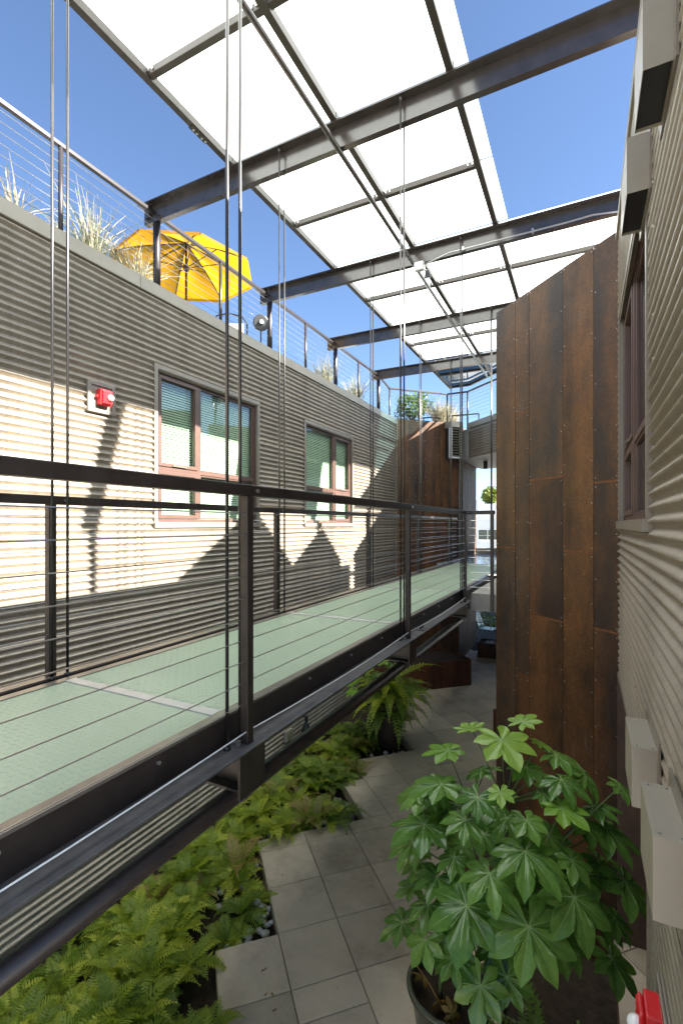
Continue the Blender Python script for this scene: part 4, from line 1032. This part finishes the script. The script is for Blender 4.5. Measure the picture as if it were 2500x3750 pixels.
# palmate aralia leaf
def aralia_mesh(name, mat, seed, lobes=8, sinus=.36, droop=.28):
    rg = random.Random(seed); mb = MB(); outline = []; mids_ = []
    span = R(290); a0 = -span/2
    for k in range(lobes):
        a = a0 + span*k/(lobes-1) + rg.uniform(-.05,.05); rr_ = (1.0 - .30*abs(k-(lobes-1)/2)/((lobes-1)/2))*rg.uniform(.93,1.05)
        st = span/(lobes-1)
        hw = (.215 if lobes > 7 else .25)*rr_
        for (f, w_) in ((.44, .66), (.60, 1.0), (.77, .80), (.90, .38)):
            outline.append((a - math.atan2(hw*w_, f*rr_), math.hypot(f*rr_, hw*w_)*(1+rg.uniform(-.02,.02)), k, 1))
        outline.append((a, rr_, k, 0)); mids_.append((a, rr_))
        for (f, w_) in ((.90, .38), (.77, .80), (.60, 1.0), (.44, .66)):
            outline.append((a + math.atan2(hw*w_, f*rr_), math.hypot(f*rr_, hw*w_)*(1+rg.uniform(-.02,.02)), k, 1))
        if k < lobes-1: outline.append((a + st/2, sinus*rg.uniform(.92,1.1), k, 2))
    def zf(r, fold): return -droop*r*r + fold
    n = len(outline); V = [(0,0,0)]; F = []
    for ri, fr in enumerate((.42, .72, 1.0)):
        for (a, r, k, t) in outline:
            rad = r*fr; fold = .035*fr*(0 if t == 0 else (1 if t == 1 else 1.5))
            wob = .022*math.sin(5*a + 5*fr + seed)*fr
            V.append((rad*math.cos(a), rad*math.sin(a), zf(rad, fold + wob)))
    for q in range(n-1):
        F.append((0, 1+q, 2+q))
        for ri in range(2):
            b0 = 1 + ri*n + q; F.append((b0, b0+n, b0+n+1, b0+1))
    mb.mi = 0; mb.add(V, F); mb.mi = 1
    for a, r in mids_:                                   # pale midribs
        d = (math.cos(a), math.sin(a)); s = (-d[1], d[0]); pv = []; m_ = 5
        for q in range(m_+1):
            u = r*.9*q/m_; wv = .010*(1-q/m_)+.002; zz = zf(u, .006)
            pv += [(d[0]*u - s[0]*wv, d[1]*u - s[1]*wv, zz+.002), (d[0]*u + s[0]*wv, d[1]*u + s[1]*wv, zz+.002)]
        mb.add(pv, [(2*q, 2*q+2, 2*q+3, 2*q+1) for q in range(m_)])
    return mb.mesh(name, [mat, M['vein']], smooth=True)
ARA = [aralia_mesh('aralia_leaf_%d' % k, M['fats'], 60+k, 7 + (k % 2), .55 + .03*(k % 2), .22 + .06*k) for k in range(4)]
ARAY = [aralia_mesh('aralia_young_%d' % k, M['fats_y'], 70+k, 7, .56, .12 - .25*k) for k in range(2)]
def leaf_matrix(pos, out, tilt, size, spin, rg):
    """normal leans towards `out` by tilt; the central lobe points along out"""
    o = P(out.x, out.y, 0).normalized(); nrm = P(0,0,1)*math.cos(tilt) + o*math.sin(tilt)
    tip = o*math.cos(tilt) - P(0,0,1)*math.sin(tilt); side = nrm.cross(tip)
    m_ = Matrix((tip, side, nrm)).transposed().to_4x4()
    return Matrix.Translation(pos) @ m_ @ Matrix.Rotation(spin, 4, 'Z') @ Matrix.Scale(size, 4)
PC = P(-.88, 3.52, FLOOR)
pot = thing('plant_pot', 'large round dark glazed pot with olive rim at the bottom right', 'pot', tuple(PC))
mb = MB(); mb.lathe([(.0,0),(.20,0),(.235,.2),(.275,.48),(.295,.60),(.318,.61),(.325,.635),(.315,.655),(.288,.65),(.28,.60),(.27,.57)], PC, 48); mb.build('pot_body', M['pot'], pot, smooth=True)
mb = MB(); mb.lathe([(.0,.575),(.28,.57)], PC, 24); mb.build('soil_fill', M['soil'], pot)
fa = thing('aralia_plant', 'big glossy palmate-leaved shrub growing in the round glazed pot', 'shrub', (PC.x, PC.y, FLOOR+.67))
DC = P(-.46, 3.42, -2.62); DR = P(.66, .66, 1.18)
def on_dome(x, y, k=1.0):
    r = ray(x, y); a = P(r.x/DR.x, r.y/DR.y, r.z/DR.z)/k; c = P(DC.x/DR.x, DC.y/DR.y, DC.z/DR.z)/k
    A = a.dot(a); Bq = a.dot(c); Cq = c.dot(c) - 1; D = Bq*Bq - A*Cq
    t = (Bq - math.sqrt(D))/A if D > 0 else Bq/A
    return r*t
LV = [ # crop x, crop y, half size (crop px), tilt deg, young, depth factor
 (600,150,85,15,1,1), (735,200,150,12,1,1), (830,120,85,-25,1,1), (490,250,110,12,1,1), (985,270,115,8,0,1), (905,215,60,20,1,.8),
 (640,335,80,20,0,.8), (850,330,100,10,0,.9), (1010,385,125,18,0,1), (460,405,140,12,0,1), (625,465,105,25,0,1), (730,440,70,25,1,1), (930,450,75,15,0,.9), (1085,350,85,12,0,1),
 (380,590,165,14,0,1.05), (570,570,115,20,0,1), (850,570,100,15,0,.95), (1010,515,120,14,1,1), (1165,505,100,-20,0,.9), (1215,605,150,18,0,1), (1130,600,100,24,0,.95),
 (845,715,180,28,0,1), (1060,755,100,34,0,.95), (680,815,145,34,0,1), (440,830,120,30,0,.95), (520,740,90,22,0,.85), (1300,850,155,38,0,1), (1180,760,110,30,0,.8),
 (575,965,195,44,0,1), (1070,925,190,44,0,1), (280,1040,110,34,0,1), (860,1060,210,48,0,1), (385,1120,115,44,0,1), (330,870,85,30,0,.9), (400,960,100,30,0,.9), (720,930,130,40,0,.75), (960,880,130,40,0,.7),
 (640,1330,140,58,0,.85), (520,1200,110,55,0,.85), (760,1290,120,55,0,.7), (980,1130,110,45,0,.8), (1200,1010,110,45,0,.75), (560,680,110,20,0,.7), (950,640,120,20,0,.7), (760,560,120,15,0,.7)]
_r = random.Random(31)
for _k in range(38): LV.append((_r.uniform(330, 1280), _r.uniform(330, 1230), _r.uniform(80, 140), _r.uniform(10, 50), 0, _r.uniform(.45, .8)))
rgl = random.Random(5); stems = MB(); trunks = []
for k in range(5):
    a = 2*math.pi*k/5 + .4; b0 = PC + P(.10*math.cos(a), .10*math.sin(a), .55); t0 = DC + P(.28*math.cos(a), .28*math.sin(a), .35 + .12*(k % 3))
    if k == 0: t0 = DC + P(-.02, -.02, .72)
    pts = [b0.lerp(t0, q/6) + P(.05*math.sin(q*1.3+k), .05*math.cos(q*1.7+k), 0)*(1 if 0 < q < 6 else 0) for q in range(7)]
    trunks.append(pts); stems.path(pts, .020, 7, .011)
for (x, y, hs, tl, yg, kf) in LV:
    sx, sy = 1250 + x/1.2544, 2550 + y/1.2544
    pos = on_dome(sx, sy, kf); d = -pos.x*sT + pos.y*cT
    size = hs/1.2544/FP*d*1.16
    ax = min((p for tr in trunks for p in tr[2:]), key=lambda p: (p + P(0,0,.12) - pos).length)
    out = pos - P(DC.x, DC.y, 0); out.z = 0
    if out.length < .12: out = P(sT, -cT, 0)
    me = rgl.choice(ARAY) if yg else rgl.choice(ARA)
    # the leaf blade starts where the stalk joins; centre of the photo's leaf = this joint
    tilt = R(tl*.72 + rgl.uniform(-10, 10)); out2 = (out.normalized() + P(sT, -cT, 0)*.35)
    o = link('leaf', me, fa); o.matrix_parent_inverse = Matrix.Translation(-fa.location)
    o.matrix_basis = leaf_matrix(pos, out2, tilt, size, rgl.uniform(-.25, .25), rgl)
    m0 = ax.lerp(pos, .5) + P(0,0,-.02)
    stems.path([ax, m0 + P(0,0,.02), pos - P(0,0,.004)], .0055, 6, .0035)
stems.build('stems', M['stem'], fa, smooth=True)
# small feathery companion and dry leaves in the same pot
af = thing('feathery_plant', 'dark feathery foliage plant in the trough right of the glazed pot', 'plant', (-.1, 3.1, -3.5))
mb = MB(); rga = random.Random(9)
for k in range(44):
    frond(mb, P(-.12+rga.uniform(-.15,.15), 3.1+rga.uniform(-.2,.2), -3.5), rga.uniform(0, 6.28), rga.uniform(.35,.62), rga.uniform(.7, 1.35), rga.uniform(.5,1.1), .075, rga, 16, 4)
mb.build('fronds', M['fern_d'], af)
dv = thing('dry_stem', 'withered yellow-brown leaf stalk lying in the glazed pot', 'plant', tuple(PC + P(-.15, -.2, .7)))
mb = MB(); p0 = PC + P(-.27, .02, .66); mb.path([p0, PC + P(-.12, -.10, .66), PC + P(.05, -.22, .60)], .007, 6); mb.build('stalk', M['deadleaf'], dv)
for q, (a, b, c) in enumerate(((-.20, -.05, .3), (-.02, -.16, .5), (.06, -.22, 1.4))):
    o = link('dry_leaf', aralia_mesh('dry_leaf_%d' % q, M['deadleaf'], 90+q, 6, .4, .6), dv); o.matrix_parent_inverse = Matrix.Translation(-dv.location)
    o.matrix_basis = leaf_matrix(PC + P(a, b, .66), P(math.cos(c*4), math.sin(c*4), 0), 1.0, .10, c, rga)

# potted shrub further back on its bed
QC = P(-3.0, 7.85, FLOOR)
c_ = on_z(1425, 2725, FLOOR); QC = P(c_.x, c_.y, FLOOR)
qp = thing('plant_pot', 'tapered dark brown pot on a pebble bed below the footbridge', 'pot', tuple(QC))
mb = MB(); mb.lathe([(.0,0),(.20,0),(.235,.3),(.275,.66),(.29,.68),(.29,.70),(.26,.70),(.25,.64),(0,.64)], QC, 32); mb.build('pot_body', M['potdark'], qp, smooth=True)
qs = thing('potted_shrub', 'bushy dark green shrub with lighter palmate leaves in the tapered brown pot', 'shrub', tuple(QC + P(0,0,.64)))
mb = MB(); rgq = random.Random(13)
for k in range(85):
    az = rgq.uniform(0, 6.28); h_ = rgq.uniform(.0, .55)
    frond(mb, QC + P(.1*math.cos(az), .1*math.sin(az), .62 + h_), az, rgq.uniform(.5,.95), rgq.uniform(.0, .8), rgq.uniform(.7, 1.5), .11, rgq, 13, 3)
mb.build('fronds', M['fern_d'], qs)
mb = MB()
for k in range(26):
    az = rgq.uniform(-2.2, .6); frond(mb, QC + P(.12*math.cos(az), .12*math.sin(az), .85+rgq.uniform(0,.35)), az, rgq.uniform(.5,.95), rgq.uniform(.3, .9), rgq.uniform(.6, 1.2), .12, rgq, 13, 3)
mb.build('light_fronds', M['fern'], qs)
st_ = MB()
for (x, y, sz, yg) in ((1300,2500,.17,1), (1345,2455,.17,1), (1400,2420,.18,1), (1455,2400,.15,1), (1330,2520,.15,0), (1380,2470,.16,0), (1440,2440,.16,0), (1290,2530,.13,1), (1370,2520,.15,1), (1475,2395,.14,0), (1420,2500,.15,0)):
    dd = 8.5 + rgq.uniform(-.3,.3)
    pos = at_d(x, y, dd); out = pos - QC; out.z = 0
    o = link('leaf', (ARAY if yg else ARA)[rgq.randrange(2)], qs); o.matrix_parent_inverse = Matrix.Translation(-qs.location)
    o.matrix_basis = leaf_matrix(pos, out + P(sT,-cT,0)*.2, R(rgq.uniform(10,40)), sz*1.2, rgq.uniform(-.4,.4), rgq)
    st_.path([QC + P(0,0,.7), (QC+P(0,0,1.1)).lerp(pos, .5), pos], .007, 6, .004)
st_.build('stems', M['stem'], qs)

# generic leafy clump (shrubs and trees further off)
def clump(mb, c, rx, ry, rz, n, size, rg, inner=.35):
    for k in range(n):
        th = rg.uniform(0, 6.283); u = rg.uniform(-1, 1); r_ = (rg.uniform(inner, 1))**.5
        s_ = math.sqrt(1-u*u); lump = 1 + .22*math.sin(3*th + 4*u) + .12*math.sin(7*th - 5*u)
        p = P(c[0] + rx*r_*lump*s_*math.cos(th), c[1] + ry*r_*lump*s_*math.sin(th), c[2] + rz*r_*lump*u)
        a = P(rg.gauss(0,1), rg.gauss(0,1), rg.gauss(0,.7)).normalized(); b = a.cross(P(rg.gauss(0,1), rg.gauss(0,1), rg.gauss(0,1))).normalized()
        L_ = size*rg.uniform(.6,1.3); W_ = L_*.32
        mb.add([p, p + a*L_*.5 + b*W_, p + a*L_, p + a*L_*.5 - b*W_], [(0,1,2,3)])
rgs = random.Random(21)
def shrub(label, c, rx, ry, rz, n, size, mat, cat='shrub', stem=True, name='leafy_shrub'):
    t = thing(name, label, cat, (c[0], c[1], c[2]-rz))
    mb = MB(); clump(mb, c, rx, ry, rz, n, size, rgs); mb.build('crown', M[mat], t)
    mb = MB()
    for k in range(5):
        a = k*1.26; mb.path([(c[0]+.05*math.cos(a), c[1]+.05*math.sin(a), c[2]-rz*1.05), (c[0]+.3*rx*math.cos(a), c[1]+.3*ry*math.sin(a), c[2]-rz*.3), (c[0]+.6*rx*math.cos(a), c[1]+.6*ry*math.sin(a), c[2]+rz*.4)], .02*rx/.5, 6, .006)
    mb.build('trunk', M['bark'], t)
    return t
c_ = at_d(1508, 1490, 15.2); shrub('round dark green shrub on the far roof terrace', c_, .55, .5, .42, 1500, .085, 'shrub')
c_ = at_d(1782, 2320, 19); shrub('yellow-green shrub behind the pale garden chair', c_ + P(0,0,-.2), 1.3, .8, .75, 2600, .13, 'shrub_y')
c_ = at_d(1850, 2330, 21); shrub('larger green shrub further back in the lower garden', c_, 1.6, .8, 1.1, 2400, .14, 'shrub')


# feather grasses on the roof
def grass(label, c, h, n, spread, seed, plume=.5):
    rg = random.Random(seed); t = thing('feather_grass', label, 'grass', tuple(c))
    g, pl = MB(), MB()
    for k in range(n):
        az = rg.uniform(0, 6.283); l = h*rg.uniform(.6, 1.1); lean = rg.uniform(.05, 1.0)*spread; pts = []
        b = c + P(rg.gauss(0,.07), rg.gauss(0,.07), 0); W_ = .0032
        for q in range(6):
            u = q/5; pts.append(b + P(math.cos(az)*lean*l*u**1.8, math.sin(az)*lean*l*u**1.8, l*(u - .22*lean*u*u)))
        S = P(-math.sin(az + 1), math.cos(az + 1), .2)
        tgt = pl if rg.random() < plume else g
        V = []
        for q, p in enumerate(pts):
            w_ = W_*(1 - .8*q/5) if tgt is g else (.002 + .007*math.sin(math.pi*min(1, q/5))*(1 if q >= 2 else .2))
            V += [p - S*w_, p + S*w_]
        tgt.add(V, [(2*q, 2*q+1, 2*q+3, 2*q+2) for q in range(5)])
    g.build('blades', M['grass'], t); pl.build('plumes', M['plume'], t); return t
rz_ = 2.84
def rp(x, X): 
    r = ray(x, HY); k = X/r.x; return P(X, r.y*k, 0)
GP = thing('roof_planter', 'white roof planter box with pale grass behind the left roof edge', 'planter', (-5.4, 4.2, 2.84))
a_ = rp(420, -5.35)
MB().box(-5.75, -5.15, 3.1, 4.62, 2.84, 3.06).build('planter_box', M['white'], GP, bevel=.01)
grass('pale feather grass by the first roof column', P(-5.4, rp(335, -5.4).y, 3.0), 1.0, 260, .7, 1, .35)
grass('drooping golden grass left of the yellow parasol', P(-5.35, rp(500, -5.35).y, 3.0), .8, 230, 1.1, 2, .4)
grass('wispy pale grass at the left picture edge on the roof', P(-5.4, rp(60, -5.4).y, 3.0), .65, 130, 1.1, 3, .6)
GP2 = thing('roof_planter', 'white roof planter box further along the left roof edge', 'planter', (-5.4, 9.5, 2.84))
MB().box(-5.75, -5.15, 8.2, 11.4, 2.84, 3.06).build('planter_box', M['white'], GP2, bevel=.01)
grass('upright green and white grass before the fourth roof column', P(-5.4, rp(1190, -5.4).y, 3.0), .95, 240, .6, 4, .3)
grass('pale grass tuft between the last two roof columns', P(-5.4, rp(1300, -5.4).y, 3.0), .95, 220, .6, 5, .35)
c_ = at_d(1610, 1530, 15.0); grass('tall pale grass beside the dark shrub on the far roof', P(c_.x, c_.y, 2.95), 1.0, 520, .75, 6, .45)
c_ = at_d(1650, 1530, 15.4); grass('pale grass tuft at the right end of the far roof planting', P(c_.x, c_.y, 2.95), .9, 320, .7, 7, .5)

# ================================================================== BEYOND THE PASSAGE: BUILDING ACROSS THE STREET
tag(MB().box(-70, 60, 24.5, 44, -5.2, -5.0).build('street', M['concrete']), kind='structure')
fbld = thing('white_building', 'white sided building across the street seen through the far opening', 'building', (-10, 45, -5))
by = 45.0
MB().box(-24, 4, by+.06, by+12, -5.0, .80).build('wall', M['siding'], fbld)
z = -5.0
while z < .72:
    MB().box(-24, 4, by+.0, by+.055, z, z+.23).build('siding_board', M['siding'], fbld); z += .24
MB().box(-24.2, 4.2, by-.10, by+.06, .72, .98).build('cornice', M['white'], fbld)
for k in range(6):
    x = -14.6 + k*1.95
    f_ = MB(); f_.box(x, x+1.8, by-.04, by-.001, -1.45, -.40); w_o = f_.build('window', M['white'], fbld)
    for q in range(2): MB().box(x+.08+q*.85, x+.87+q*.85, by-.055, by-.041, -1.37, -.48).build('pane', M['darkpane'], w_o)
for (x0, x1, y0, z1, lab) in ((-9.95, -9.05, 46.2, 2.35, 'left white roof planter across the street'), (-8.55, -7.2, 46.0, 1.95, 'white roof planter with a small tree across the street')):
    tpl = thing('roof_planter', lab, 'planter', ((x0+x1)/2, y0+.5, .9)); MB().box(x0, x1, y0, y0+1, .80, z1).build('planter_box', M['siding'], tpl, bevel=.03)
for (x, h_, lab) in ((-10.35, 4.7, 'tall white chimney at the left across the street'), (-9.7, 4.3, 'second white chimney with a round cap across the street'), (-6.35, 4.4, 'white chimney right of the small tree across the street')):
    tpl = thing('chimney', lab, 'chimney', (x, 48, .9)); MB().box(x-.17, x+.17, 47.8, 48.2, .8, h_).build('stack', M['white'], tpl); MB().box(x-.22, x+.22, 47.75, 48.25, h_, h_+.08).build('cap', M['trim'], tpl)
shrub('small round tree in a white planter across the street', P(-7.85, 46.5, 2.75), .8, .7, .8, 1300, .24, 'shrub_y', 'tree', True, 'small_tree')
